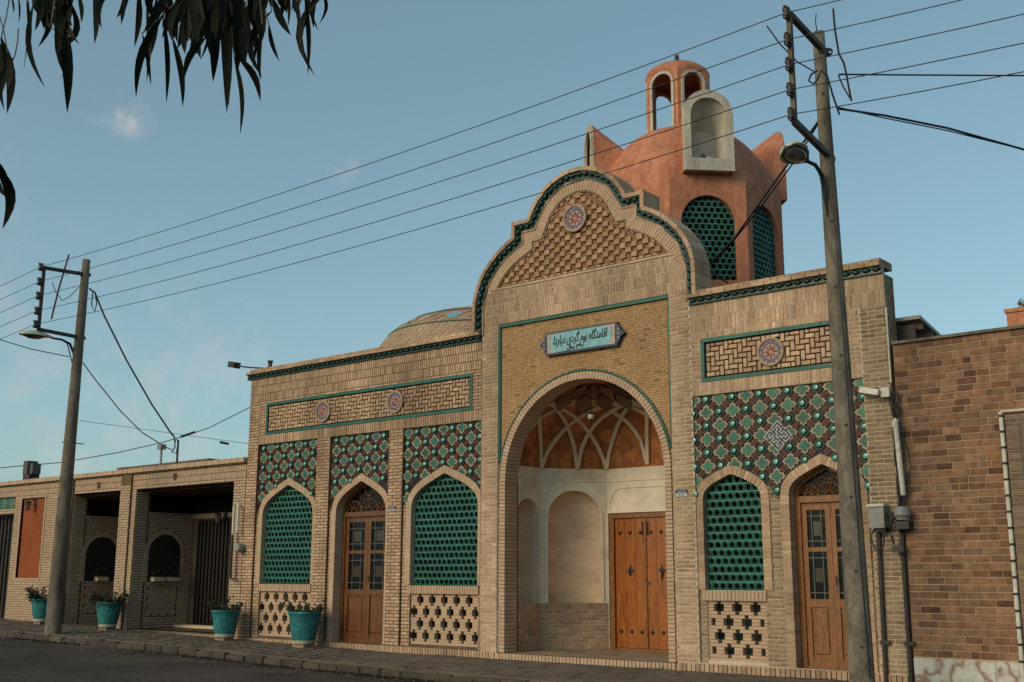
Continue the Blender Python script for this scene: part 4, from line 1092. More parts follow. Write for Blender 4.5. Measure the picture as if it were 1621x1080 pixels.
# hanging lantern in the portal
t = empty('hanging_lantern', (-11.37, .8, 4.03), 'small glass lantern hanging on a chain under the portal vault', 'lamp')
mb = MB(); mb.tube([(0, 0, .10), (0, 0, .50)], .006, 6); mb.build('chain', M_['iron'], t, local=True)
mb = MB(); mb.smooth = True; mb.lathe([(0, -.02), (.045, -.01), (.06, .03), (.05, .08), (.025, .10)], 12); mb.build('glass_shade', M_['lampwhite'], t, local=True)
mb = MB(); mb.lathe([(.06, .075), (.065, .085), (.02, .12), (0, .12)], 12); mb.lathe([(0, -.05), (.02, -.03), (.03, -.015), (0, -.015)], 8); mb.build('metal_cap', M_['iron'], t, local=True)

# ------------------------------------------------------------------ orange tower
TX, TY, TR = -11.0, 3.5, 1.85
tw = empty('domed_tower', (TX, TY, 5.42), 'orange plastered octagonal tower with dome, white arched dormers and open lantern on top', 'tower')
AP = TR * math.cos(PI / 8); HWF = TR * math.sin(PI / 8)
def tf(az, rad): # frame on a face whose outward direction is az; local x to the right seen from outside, y inward
    a = R(az); return frame((TX + rad * math.cos(a), TY + rad * math.sin(a), 0), a + PI / 2)
mb = MB()
for k in range(8):
    az = k * 45; F = tf(az, AP); mb.F = F
    h = [round_arch(0, .50, 6.55, 7.63, 20)]
    mb.prism(rect(-HWF, HWF, 4.3, 8.42), h, 0, .14)
mb.F = None; mb.smooth = True
prof = [(1.0, 8.42), (.985, 8.62), (.968, 8.75), (.95, 8.85), (.92, 8.97), (.885, 9.10), (.84, 9.23), (.79, 9.35), (.735, 9.48), (.67, 9.60), (.60, 9.71), (.52, 9.80), (.36, 9.93), (.18, 10.0), (0, 10.03)]
vs = []; n = 96
for kf_, z in prof:
    for i in range(n):
        th = 2 * PI * i / n; ph = (th + PI / 8) % (PI / 4) - PI / 8; ro = AP / math.cos(ph); b = min(1, (z - 8.42) / .9); r = (ro * (1 - b) + (TR * .965) * b) * kf_
        vs.append((TX + r * math.cos(th), TY + r * math.sin(th), z))
def covered(f):
    c = sum((Vector(vs[k]) for k in f), Vector()) / 4; th = math.atan2(c.y - TY, c.x - TX)
    for az in (-45, -135, 45, 135):
        d = Vector((math.cos(R(az)), math.sin(R(az)), 0)); q = Vector((c.x - TX, c.y - TY, 0)); u = abs(q.cross(d).z); r_ = q.dot(d)
        if u < .31 and r_ > 1.05 and 8.72 < c.z < 9.72: return True
    return False
mb.add(vs, [f for f in [(j * n + i, j * n + (i + 1) % n, (j + 1) * n + (i + 1) % n, (j + 1) * n + i) for j in range(len(prof) - 1) for i in range(n)] if not covered(f)])
mb.build('tower_shell', M_['orange'], tw)
mb = MB(); mb.box(TX - .9, TX + .9, TY - .9, TY + .9, 4.95, 8.2); mb.build('dark_core', M_['dark'], tw)
for az in (-90, -45, 0):
    lattice(tw, round_arch(0, .50, 6.55, 7.63, 20), .118, .106, .043, .075, F=tf(az, AP), depth=.04)
def dormer(az):
    F = tf(az, 1.92); mb = MB(F); o = round_arch(0, .46, 8.53, 9.62, 20); i_ = round_arch(0, .33, 8.76, 9.60, 20)
    mb.prism(o, [i_], 0, .10 if az == -45 else .05); fr = mb.build('dormer', M_['dormer'] if az in (-45, -135) else M_['orange'], tw)
    mb = MB(F); 
    o2 = o; k = len(o2); q_ = .101 if az == -45 else .051; mb.add([(a, q_, b) for a, b in o2] + [(a * .97, 1.0, 8.53 + (b - 8.53) * (.50 if b > 8.6 else 1)) for a, b in o2], [(i, (i + 1) % k, k + (i + 1) % k, k + i) for i in range(k)]); mb.build('dormer_cheeks', M_['orange'], fr)
    mb = MB(F); k = len(i_)
    mb.add([(a, .10, b) for a, b in i_] + [(a * .78, .55, 8.76 + (b - 8.76) * .62) for a, b in i_], [(i, (i + 1) % k, k + (i + 1) % k, k + i) for i in range(k)])
    mb.prism([(a * .78, 8.76 + (b - 8.76) * .62) for a, b in i_], [], .55, .56, sides=False)
    mb.build('dormer_niche', M_['dormer'], fr)
    if az == -45:
        mb = MB(F); mb.box(-.14, .10, .12, .4, 8.762, 8.80); mb.add([(-.2, .1, 8.765), (-.02, .1, 8.765), (-.07, .14, 8.90)], [(0, 1, 2)]); mb.mi = 1
        mb.add([(-.05, .09, 8.765), (.16, .09, 8.765), (.0, .11, 8.84)], [(0, 1, 2)]); mb.build('broken_vent_grille', [M_['iron'], M_['platetxt']], fr)
for az in (-45, -135, 45, 135): dormer(az)
# open lantern
LX, LY = TX - .06, TY - .04
mb = MB(); rimb = []
la = .60
for k in range(6):
    a = R(-89 + 60 * k); F = frame((LX + la * math.cos(a), LY + la * math.sin(a), 0), a + PI / 2); mb.F = F; hw_ = la * math.tan(PI / 6)
    op = round_arch(0, .215, 9.9, 10.84, 16); mb.prism([(-hw_, 9.7), (-.215, 9.7)] + op + [(.215, 9.7), (hw_, 9.7), (hw_, 11.10), (-hw_, 11.10)], [], 0, .09, back=True)
    rimb.append((F, op))
mb.F = None; mb.smooth = True
pr = [(.70, 11.09), (.675, 11.17), (.61, 11.26), (.51, 11.34), (.36, 11.41), (.18, 11.45), (0, 11.46)]
vs = []; n = 48
for r0, z in pr:
    for i in range(n):
        th = 2 * PI * i / n; ph = (th - R(-89) + PI / 6) % (PI / 3) - PI / 6; b = min(1, (z - 11.09) / .12); r = (la / math.cos(ph)) * (1 - b) * r0 / .70 + r0 * b
        vs.append((LX + r * math.cos(th), LY + r * math.sin(th), z))
mb.add(vs, [(j * n + i, j * n + (i + 1) % n, (j + 1) * n + (i + 1) % n, (j + 1) * n + i) for j in range(len(pr) - 1) for i in range(n)])
ln = mb.build('lantern', M_['orange'], tw)
for F, op in rimb:
    mb = MB(F); band(mb, offset(op, -.055), op, -.03, .09); mb.build('lantern_arch_rim', M_['dormer'], ln)
mb = MB(); mb.lathe([(.03, 11.45), (.03, 11.53), (.055, 11.54), (.055, 11.60), (.03, 11.61), (.045, 11.63), (.045, 11.68), (.0, 11.70)], 10, (LX, LY, 0)); mb.build('finial', M_['iron'], ln)

# shallow tiled dome behind the left wing
DX, DY = -17.15, 4.5
dm = empty('shallow_dome', (DX, DY, 5.42), 'low brick dome with turquoise diamond tiles behind the left roof edge', 'dome')
mb = MB(); mb.smooth = True; prof = []
DR, DH, DZ = 2.50, 1.42, 6.05
mb.lathe([(DR, 4.36), (DR, DZ)] + [(DR * math.cos(t), DZ + DH * math.sin(t)) for t in [i * PI / 2 / 12 for i in range(1, 13)]], 56, (DX, DY, 0)); mb.build('dome_shell', M_['copper'], dm)
mb = MB()
for j in range(34):
    t0, t1 = PI / 2 * (j + .06) / 36, PI / 2 * (j + .94) / 36; n = int(92 * math.cos(t0)) + 6
    for i in range(n):
        a0, a1 = 2 * PI * (i + (.5 if j % 2 else 0) + .04) / n, 2 * PI * (i + (.5 if j % 2 else 0) + .96) / n
        if math.sin((a0 + a1) / 2) > .5: continue
        d = rnd.uniform(1.004, 1.007); v = []
        for a, t in ((a0, t0), (a1, t0), (a1, t1), (a0, t1)): v.append((DX + DR * d * math.cos(t) * math.cos(a), DY + DR * d * math.cos(t) * math.sin(a), DZ + DH * d * math.sin(t)))
        mb.add(v, [(0, 1, 2, 3)])
mb.build('dome_bricks', M_['copper'], dm, 'stuff')
def dpt(a, t, d=1.012): return (DX + DR * d * math.cos(t) * math.cos(a), DY + DR * d * math.cos(t) * math.sin(a), DZ + DH * d * math.sin(t))
for tb in (.52, .86):
    mb = MB(); mb.tube([dpt(2 * PI * i / 60, tb, 1.008) for i in range(61)], .020, 4); mb.build('band_line', M_['teal'], dm)
for i in range(16):
    a = 2 * PI * i / 16; w_ = .11
    mb = MB(); mb.add([dpt(a - w_, .69), dpt(a, .58), dpt(a + w_, .69), dpt(a, .80)], [(0, 1, 2, 3)]); mb.build('diamond_tile', M_['blue'] if i % 2 else M_['cream'], dm)
    mb = MB(); a += PI / 16; mb.tube([dpt(a - w_ * .9, .69), dpt(a, .60), dpt(a + w_ * .9, .69), dpt(a, .78), dpt(a - w_ * .9, .69)], .012, 4); mb.build('diamond_outline', M_['cream'], dm)

# ------------------------------------------------------------------ low building on the left
lb = empty('low_brick_building', (-27, 0, 0), 'low buff brick building with two shaded porches and an orange wall panel', 'building')
LA, LZ = -46.0, 3.70
O2, O1, RP_, FD_ = (-23.95, -20.23), (-26.72, -24.62), (-29.34, -28.14), (-32.2, -29.72)
mb = MB()
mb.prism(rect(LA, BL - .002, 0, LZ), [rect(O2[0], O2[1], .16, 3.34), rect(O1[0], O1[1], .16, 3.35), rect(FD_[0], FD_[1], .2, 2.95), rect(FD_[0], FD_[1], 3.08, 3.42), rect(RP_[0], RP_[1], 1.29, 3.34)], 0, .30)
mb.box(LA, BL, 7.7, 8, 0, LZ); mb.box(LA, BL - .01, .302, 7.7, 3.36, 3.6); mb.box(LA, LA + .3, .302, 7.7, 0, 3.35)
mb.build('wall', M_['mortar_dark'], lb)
holes = [rect(*O2, .16, 3.34), rect(*O1, .16, 3.35), rect(*FD_, .2, 2.95), rect(FD_[0], FD_[1], 3.08, 3.42), rect(RP_[0] - .07, RP_[1] + .07, 1.22, 3.41)]
rc = [r for r in lay([rect(LA, BL - .01, .1, 3.41)] + holes, .13, 3.41)] + lay([rect(LA, BL - .01, 3.41, LZ)], 3.41, LZ, vertical=True, length=.145, pitch=.062) + lay([rect(LA, BL - .01, 0, .13)], 0, .13, vertical=True, length=.13)
mass('brickwork', rc, -.008, .02, 'brick_light', lb)
for x0, x1 in ((-24.56, -24.13), (-27.05, -26.74)):
    mb = MB(); mb.box(x0, x1, -.05, -.009, 0, LZ - .002); p_ = mb.build('pilaster', M_['mortar_dark'], lb)
    mass('pilaster_bricks', lay([rect(x0, x1, .05, 3.45)], .05, 3.45), -.057, .02, 'brick_light', p_)
mb = MB(); n = 118
for i in range(n):
    a, b = LA + (BL - .01 - LA) * i / n, LA + (BL - .01 - LA) * (i + 1) / n
    mb.brick(a + .004, b - .004, -.09 + rnd.uniform(-.004, .004), .31, LZ + .03, LZ + .135 + rnd.uniform(-.003, .003)); 
mb.mi = 1; mb.box(LA, BL - .01, -.055, .31, LZ + .002, LZ + .028)
mb.build('cornice_bricks', [M_['brick_light'], M_['mortar_dark']], lb, 'stuff')
# recessed orange panel with its plaster rim
mb = MB(); mb.add([(RP_[0], .05, 1.29), (RP_[1], .05, 1.29), (RP_[1], .05, 3.34), (RP_[0], .05, 3.34)], [(0, 1, 2, 3)]); op_ = mb.build('orange_panel', M_['rust'], lb)
mb = MB(); a, b = RP_; 
for q in ((a - .065, a, 1.225, 3.405), (b, b + .065, 1.225, 3.405), (a + .001, b - .001, 3.34, 3.405), (a + .001, b - .001, 1.225, 1.288)): mb.box(q[0], q[1], -.018, .05, q[2], q[3])
mb.build('panel_rim', M_['cream'], op_)
# tiled strip over the far door
mb = MB(); mb.add([(FD_[0], .06, 3.08), (FD_[1], .06, 3.08), (FD_[1], .06, 3.42), (FD_[0], .06, 3.42)], [(0, 1, 2, 3)]); ts = mb.build('tile_strip', M_['teal'], lb)
for i in range(6):
    x = FD_[1] - .25 - i * .42; place(bpy.data.objects.new('quatrefoil_tile', qm['q']), ts, Matrix.Translation((x, .052, 3.25)))
# porches
def porch(x0, x1, gate):
    D = 1.6
    mb = MB(); mb.box(x0 - .12, x0, .302, D, 0, 3.3); mb.box(x0 - .12, x1 + .12, D, D + .1, 0, 3.3); mb.box(x1, x1 + .12, .302, D, 0, 3.3)
    mb.box(x0, x1, .302, D, 3.30, 3.34); mb.box(x0, x1, .01, D, 0, .16)
    p = mb.build('porch', M_['mortar_dark'], lb)
    F = frame((x0, 1.6, 0), R(-90)); F = frame((x0, .30, 0), R(90))
    F = Matrix.Translation((x0, .0, 0)) @ Matrix(((0, -1, 0, 0), (1, 0, 0, 0), (0, 0, 1, 0), (0, 0, 0, 1)))
    ap = round_arch(.86, .44, 1.22, 1.88, 16)
    rc = lay([rect(.0, .34, .16, 3.3)], .16, 3.3) + lay([rect(.37, D, .16, 2.78), round_arch(.86, .56, 1.2, 1.88, 16), rect(.45, 1.27, .42, 1.10)], .16, 2.78)
    mass('porch_side_bricks', [(-r[1] + 0, -r[0] + 0, r[2], r[3]) for r in rc], .0, .02, 'brick_light', p, Matrix.Translation((x0 + .004, 0, 0)) @ Matrix(((0, -1, 0, 0), (-1, 0, 0, 0), (0, 0, 1, 0), (0, 0, 0, 1))))
    Fs = Matrix.Translation((x0, 0, 0)) @ Matrix(((0, -1, 0, 0), (1, 0, 0, 0), (0, 0, 1, 0), (0, 0, 0, 1)))
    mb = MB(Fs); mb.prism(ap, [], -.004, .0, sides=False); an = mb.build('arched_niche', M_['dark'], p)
    mb = MB(Fs); voussoirs(mb, ap, .11, -.012, .01, .062, .010); mb.build('niche_ring', M_['brick_light'], an)
    # woven brick panel below
    g = .055; rr = []
    for a in range(0, 15):
        for b in range(0, 13):
            v = (a - b) % 4
            if v == 0: rr.append((.46 + a * g, .46 + (a + 2) * g, .43 + b * g, .43 + (b + 1) * g))
            elif v == 3: rr.append((.46 + a * g, .46 + (a + 1) * g, .43 + b * g, .43 + (b + 2) * g))
    rr = [(a + .006, min(b, 1.26) - .006, c + .006, min(d, 1.09) - .006) for a, b, c, d in rr if a < 1.2 and c < 1.05]
    mass('woven_brick_panel', rr, -.014, .02, 'brick_light', p, Fs)
    mb = MB(Fs); mb.box(.37, D, -.03, .01, 2.79, 2.83); mb.build('lintel_strip', M_['cream'], p)
    mb = MB(Fs); mb.box(.37, D, -.008, .0, 2.835, 3.24); mb.build('dark_transom', M_['glass'], p)
    if gate:
        gx0, gx1 = x0 + .25, x1 - .35
        mb = MB(); mb.box(x0, x1, D - .03, D - .002, 2.72, 2.83); mb.mi = 1; mb.box(x0, x1, D - .02, D - .002, 2.84, 3.26)
        gt = mb.build('gate_lintel', [M_['brick_brown'], M_['glass']], p)
        mb = MB(); mb.box(gx0, gx1, D - .02, D - .003, .16, 2.70); mb.build('metal_gate', M_['iron'], p)
        n = 22
        for i in range(n):
            u = gx0 + (gx1 - gx0) * (i + .5) / n; mb = MB(); mb.box(u - .022, u + .022, D - .06, D - .021, .2, 2.66); mb.build('gate_slat', M_['gatepaint'], p)
        mb = MB(); mb.box(x0 + .02, x1 - .02, 1.2, D - .06, .161, .22); mb.build('gate_step', M_['cream_wall'], p)
    return p
porch(*O2, True); porch(*O1, False)
mb = MB(); mb.box(FD_[0], FD_[1], .28, .32, 0, 2.95); mb.build('far_gate', M_['iron'], lb)
for i in range(12):
    mb = MB(); u = FD_[1] - .08 - i * .2; mb.box(u - .02, u + .02, .25, .278, .2, 2.9); mb.build('far_gate_slat', M_['gatepaint'], lb)
for x, z, nm in ((-22.42, 3.56, 'round_air_brick'), (-25.62, 3.52, 'square_air_brick')):
    F = frame((x, -.012, z), 0); mb = MB(F)
    if 'round' in nm: mb.prism(ngon(.085, 14), [], -.004, .01)
    else: mb.box(-.07, .07, -.004, .01, -.08, .08)
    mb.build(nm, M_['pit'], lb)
# flower boxes in the two porch niches
for x0, ys_, grp in ((O2[0], (.65, 1.05), 1), (O1[0], (.85,), 0)):
    for y in ys_:
        t = empty('flower_box', (x0 + .02, y, 1.225), 'clay flower box on the ledge of the arched niche, %s' % (('%s one in the right porch' % ('front' if y < .8 else 'rear')) if grp else 'in the left porch'), 'flower box')
        mb = MB(); mb.box(0, .16, -.15, .15, 0, .10); mb.build('box', M_['cream_wall'], t, local=True)
        mb = MB()
        for i in range(70):
            c = Vector((rnd.uniform(.0, .16), rnd.uniform(-.18, .18), .10 + abs(rnd.gauss(0, .09)))); s = .03; a = Vector((rnd.gauss(0, 1), rnd.gauss(0, 1), rnd.gauss(0, 1))).normalized() * s; b = a.cross(Vector((rnd.gauss(0, 1), rnd.gauss(0, 1), 1))).normalized() * s * .6
            mb.add([c - a, c - b, c + a, c + b], [(0, 1, 2, 3)])
        mb.build('leaves', M_['leaf'], t, 'stuff', local=True)
# wall lanterns
def wall_lantern(x, y, z, label):
    t = empty('wall_lantern', (x, y, z), label, 'lamp', 'wall lanterns on the low building')
    mb = MB(); mb.box(-.05, .05, -.02, 0, -.06, .14); mb.tube([(0, -.01, .10), (0, -.10, .17), (0, -.19, .13), (0, -.2, .08)], .012, 6); mb.build('bracket', M_['iron'], t, local=True)
    mb = MB(); mb.lathe([(.0, .10), (.03, .09), (.09, .045), (.09, .03)], 6, (0, -.2, 0)); mb.lathe([(0, -.17), (.045, -.15), (.05, -.14)], 6, (0, -.2, 0)); mb.build('cap', M_['iron'], t, local=True)
    mb = MB(); mb.lathe([(.075, .03), (.05, -.14)], 6, (0, -.2, 0)); mb.build('glass', M_['lens'], t, local=True)
wall_lantern(-28.75, .045, 3.17, 'black wall lantern with curled bracket on the orange panel')
wall_lantern(-22.6, 1.55, 2.72, 'black wall lantern above the dark slatted gate in the porch')
# roof things
t = empty('roof_hut', (-25.3, 1.5, 3.6), 'low brick roof parapet of a stair head behind the low building’s cornice', 'roof hut')
mb = MB(); mb.box(-1.95, 2.0, 0, 1.6, 0, .50); mb.build('wall', M_['brick_brown'], t, local=True)
mb = MB(); mb.box(-2.0, 2.05, -.05, 1.65, .502, .55); mb.build('flat_slab', M_['concrete_dark'], t, local=True)
t = empty('chimney_cowl', (-30.55, .8, 3.6), 'grey metal chimney cowl standing on the low roof at far left', 'chimney')
mb = MB(); mb.box(-.17, .17, -.15, .15, 0, .50); mb.build('stack', M_['steel'], t, local=True)
mb = MB(); mb.box(-.20, .03, -.15, .15, .505, .88); mb.build('cowl', M_['cowl'], t, local=True)
mb = MB(); mb.box(.12, .27, -.12, .12, .50, .80); mb.build('side_cowl', M_['cowl'], t, local=True)
t = empty('vent_pipe', (-23.82, .5, 3.6), 'thin grey vent pipe with square cap on the low roof', 'vent pipe')
mb = MB(); mb.tube([(0, 0, 0), (0, 0, .72)], .028, 8); mb.build('pipe', M_['greymetal'], t, local=True)
mb = MB(); mb.box(-.075, .075, -.075, .075, .72, .84); mb.build('cap', M_['greymetal'], t, local=True)
t = empty('cable_post', (-23.15, .5, 3.6), 'short black steel post holding the service cables on the low roof', 'post')
mb = MB(); mb.tube([(0, 0, 0), (0, 0, .90)], .025, 8); mb.build('post', M_['steel'], t, local=True)
mb = MB(); mb.tube([(0, 0, .85), (0, -.06, .93), (0, -.08, .84)], .012, 6); mb.build('hook', M_['steel'], t, local=True)
# gas meter and pipe at the corner
t = empty('gas_meter', (-19.93, -.02, 1.9), 'round grey gas meter with cream and rusty pipe loop at the corner of the buildings', 'gas meter')
mb = MB(); mb.tube([(-.10, -.09, -.62), (-.10, -.10, .62), (-.10, -.10, .90), (-.03, -.10, .97), (.05, -.10, .90), (.05, -.10, .35)], .026, 8); mb.build('pipe', M_['pvc'], t, local=True)
mb = MB(); mb.tube([(-.08, -.13, -.60), (-.08, -.13, -.55), (-.08, -.12, .30)], .030, 8); mb.tube([(-.08, -.12, -.57), (.04, -.12, -.62)], .022, 8); mb.build('rusty_pipe', M_['steel'], t, local=True)
mb = MB(Matrix.Translation((.13, -.02, .03)) @ Matrix.Rotation(R(90), 4, 'X')); mb.lathe([(0, 0), (.09, 0), (.10, .03), (.10, .12), (.08, .15), (0, .16)], 16); mb.build('meter_body', M_['greymetal'], t, local=True)
mb = MB(); mb.tube([(-.08, -.12, .05), (.06, -.12, .03)], .02, 8); mb.build('connector', M_['iron'], t, local=True)
mb = MB(); mb.tube([(.22, -.12, .03), (.27, -.12, -.02)], .02, 8); mb.build('connector', M_['iron'], t, local=True)

# ------------------------------------------------------------------ brown brick wall on the right
WX0, WX1, WZ = BR + .07, 2.6, 4.47
rw = empty('brown_brick_wall', (-4, 0, 0), 'brown brick boundary wall with tan joints at the right edge', 'wall')
mb = MB(); mb.box(WX0, WX1, .0, .25, 0, WZ); mb.build('wall_core', M_['mortar_tan'], rw)
rows_ = []; nrow = 45; h = (WZ - .36) / nrow
for r in range(nrow):
    z = .36 + r * h; x = WX0 + (0 if r % 2 else -.08); L = .2
    while x < WX1 - .02:
        L = rnd.choice((.215, .215, .215, .165, .11, .26)); a, b = max(x, WX0), min(x + L, WX1)
        if b - a > .03: rows_.append((a + .006, b - .006, z + .0065, z + h - .0065))
        x += L
vis = sorted(rows_, key=lambda r: r[1]); pieces('brick', vis[:298], -.010, .02, 'redbrick', rw, jit=.002)
mass('brickwork', [r for r in vis[298:]], -.010, .02, 'redbrick', rw)
for i in range(8):
    x0 = WX0 + .01 + i * 1.02; mb = MB(); mb.box(x0, min(x0 + 1.014, WX1), -.03, .0, 0, .345); mb.build('marble_slab', M_['marble'], rw)
mb = MB(); mb.box(WX0, WX1, -.05, .30, WZ + .001, WZ + .04); mb.build('coping', M_['concrete'], rw)
t = empty('clay_flowerpot', (-4.02, .12, WZ + .04), 'red clay flowerpot with dry stems on top of the brown wall', 'flowerpot')
mb = MB(); mb.box(-.19, .25, -.10, .10, 0, .19); mb.box(-.21, .27, -.12, .12, .19, .24); mb.build('pot', M_['orange'], t, local=True)
mb = MB()
for i in range(14):
    a = rnd.uniform(0, 6.28); mb.tube([(.02 + rnd.uniform(-.1, .1), 0, .2), (.05 * math.cos(a), .05 * math.sin(a), .30), (.1 * math.cos(a + .5), .08 * math.sin(a), .30 + rnd.uniform(0, .08))], .006, 4)
mb.build('dry_stems', M_['bark'], t, 'stuff', local=True)
t = empty('reed_blind', (-3.2, -.05, 0), 'brown reed blind tied to a cream pole on the brown brick wall', 'blind')
mb = MB(); mb.tube([(-1.155, -.03, .02), (-1.155, -.03, 3.42)], .028, 8); mb.tube([(-1.155, -.03, 3.42), (1.4, -.03, 3.42)], .018, 8); mb.build('pole', M_['pvc'], t, local=True)
mb = MB()
for i in range(150):
    z = .2 + i * .0212; mb.box(-1.115 + rnd.uniform(-.004, .004), 1.35, -.018 + rnd.uniform(-.003, .003), -.006, z, z + .0165)
mb.build('reeds', M_['reed'], t, 'stuff', local=True)
for i in range(16):
    mb = MB(); z = .35 + i * .2; mb.lathe([(.033, z), (.033, z + .028)], 8, (-1.155, -.03, 0)); mb.build('tie', M_['iron'], t, local=True)
for i in range(5):
    mb = MB(); u = -.95 + i * .5; mb.box(u, u + .012, -.026, -.019, .2, 3.38); mb.build('binding_cord', M_['bark'], t, local=True)
# neighbour's lean-to roof behind the wall
t = empty('lean_to_roof', (-5.74, 0, 4.4), 'sloping grey sheet edge and timbers of a roof behind the brown wall', 'roof')
mb = MB(); mb.add([(-.7, .36, .52), (.30, .36, .52), (.30, 3.4, -.04), (-.7, 3.4, -.04), (-.7, .36, .47), (.30, .36, .47), (.30, 3.4, -.09), (-.7, 3.4, -.09)], [(0, 1, 2, 3), (4, 7, 6, 5), (1, 5, 6, 2), (0, 4, 5, 1), (3, 2, 6, 7)]); mb.build('sheet_metal', M_['greymetal'], t, local=True)
for i in range(8):
    mb = MB(); y = .5 + i * .36; z = .45 - i * .066; mb.box(-.6, .27, y, y + .07, z - .10, z - .005); mb.build('rafter', M_['brick_brown'], t, local=True)
mb = MB(); mb.box(-.5, .20, .4, .44, -.1, .40); mb.box(-.5, .2, 1.6, 1.64, -.1, .2); mb.build('timber_boarding', M_['steel'], t, local=True)

# ------------------------------------------------------------------ fittings on the right corner
t = empty('white_drain_pipe', (-5.71, -.06, 3.4), 'cream plastic pipe with an elbow hanging at the corner above the meter boxes', 'pipe')
mb = MB(); mb.tube([(0, .05, .02), (0, -.02, .03), (0, -.05, -.02), (.01, -.05, -.1), (.05, -.05, -.98)], .036, 10); mb.build('pipe', M_['pvc'], t, local=True)
mb = MB(); mb.lathe([(.046, -.03), (.046, .05)], 10, (0, -.045, -.04)); mb.build('elbow', M_['pvc'], t, local=True)
t = empty('thin_conduit', (-5.76, -.03, 3.95), 'thin cream conduit running up the corner of the building to the roof', 'conduit')
mb = MB(); mb.tube([(0, 0, 0), (0, 0, 1.05)], .014, 8); mb.build('tube', M_['pvc'], t, local=True)
t = empty('corner_cable_bundle', (-5.73, -.04, 3.2), 'tangle of black cables running down the corner beside the brown wall', 'cables')
for k in range(7):
    mb = MB(); pts = []; x = rnd.uniform(-.03, .05); ph = rnd.uniform(0, 6)
    for i in range(14): pts.append((x + .035 * math.sin(i * .8 + ph) + (.10 * math.sin(i * .25) if k > 4 else 0), -.03 - .03 * abs(math.sin(i * .6 + ph)), .62 - i * .145))
    mb.tube(pts, rnd.uniform(.006, .012), 6); mb.build('cable', M_['cable'], t, local=True)
t = empty('meter_box', (-6.02, -.02, 2.02), 'grey metal electricity box with rusty lid beside the concrete pole', 'meter box')
mb = MB(); mb.box(-.11, .10, -.15, 0, -.02, .26); mb.build('box_body', M_['greymetal'], t, local=True)
mb = MB(); mb.box(-.125, .115, -.17, 0, .265, .30); mb.build('lid', M_['lampwhite'], t, local=True)
mb = MB(); mb.box(-.07, .09, -.10, 0, -.06, -.022); mb.build('cable_gland', M_['iron'], t, local=True)
t = empty('round_meter', (-5.68, -.02, 2.14), 'round grey electricity meter under the cream pipe, beside the brown wall', 'meter')
mb = MB(); mb.lathe([(0, .14), (.07, .13), (.10, .08), (.11, .02), (.08, -.02), (.09, -.04), (.0, -.05)], 14, (0, -.11, 0)); mb.build('meter_body', M_['greymetal'], t, local=True)
mb = MB(); mb.box(-.08, .09, -.16, 0, -.16, -.055); mb.build('terminal_box', M_['iron'], t, local=True)
t = empty('meter_wiring', (-5.86, -.08, 2.1), 'loops of black wiring between the electricity box and the round meter', 'cables')
for k in range(9):
    mb = MB(); pts = []; ph = rnd.uniform(0, 6)
    for i in range(9): pts.append((-.10 + i * .035 + .02 * math.sin(i * 1.7 + ph), -.05 + .04 * math.sin(i + ph), rnd.uniform(-.05, .05) + .08 * math.sin(i * .9 + ph)))
    mb.tube(pts, .008, 5); mb.build('wire', M_['cable'], t, local=True)
mb = MB(); mb.tube([(-.17 + .085 * math.cos(a), -.06, -.24 + .15 * math.sin(a)) for a in [i * PI / 9 for i in range(19)]], .010, 6); mb.build('wire_loop', M_['cable'], t, local=True)
mb = MB(); mb.box(.02, .17, -.08, 0, -.42, -.33); mb.tube([(.04, -.05, -.32), (.02, -.07, -.2)], .014, 6); mb.build('clamp', M_['iron'], t, local=True)
for nm, x0, x1, lab in (('conduit', -6.06, -6.08, 'dark conduit running down the pier from the grey electricity box'), ('conduit', -5.74, -5.75, 'dark conduit running down the corner from the round meter')):
    t = empty(nm, (x0, -.03, 0), lab, 'conduit')
    mb = MB(); mb.tube([(x1 - x0, -.01, .01), (0, -.01, 1.95)], .030, 8); mb.build('tube', M_['steel'], t, local=True)
    mb = MB(); mb.box(-.07, .07, -.03, .02, .50, .545); mb.build('clip', M_['iron'], t, local=True)
t = empty('security_camera', (-5.86, -.02, 3.80), 'white security camera on the corner pier pointing left', 'camera')
mb = MB(); mb.box(-.02, .10, -.10, 0, -.05, .08); mb.build('mount', M_['pvc'], t, local=True)
mb = MB(Matrix.Rotation(R(14), 4, 'Y')); mb.box(-.30, -.03, -.17, -.08, -.035, .045); mb.build('housing', M_['pvc'], t, local=True)
mb = MB(Matrix.Rotation(R(14), 4, 'Y')); mb.box(-.33, -.302, -.16, -.09, -.03, .035); mb.build('camera_lens', M_['iron'], t, local=True)
t = empty('floodlight', (-19.7, -.02, 5.72), 'small black floodlight on an arm at the left end of the cornice', 'floodlight')
mb = MB(); mb.tube([(.28, .0, .0), (-.15, -.02, .06), (-.55, -.04, .14)], .018, 6); mb.build('arm', M_['iron'], t, local=True)
mb = MB(Matrix.Translation((-.68, -.04, .17)) @ Matrix.Rotation(R(12), 4, 'Y')); mb.box(-.11, .11, -.09, .09, -.06, .07); mb.build('lamp_head', M_['iron'], t, local=True)
t = empty('cornice_stub', (-19.2, -.0, 5.71), 'small black stub fixed on the cornice beside the floodlight', 'stub')  # plain stub on the cornice; it represents no siren
mb = MB(); mb.lathe([(.045, 0), (.045, .10), (.06, .11), (.06, .15), (0, .15)], 10); mb.build('stub_body', M_['iron'], t, local=True)
mb = MB(); mb.box(-.07, .07, -.05, .05, -.01, .012); mb.build('foot_plate', M_['iron'], t, local=True)

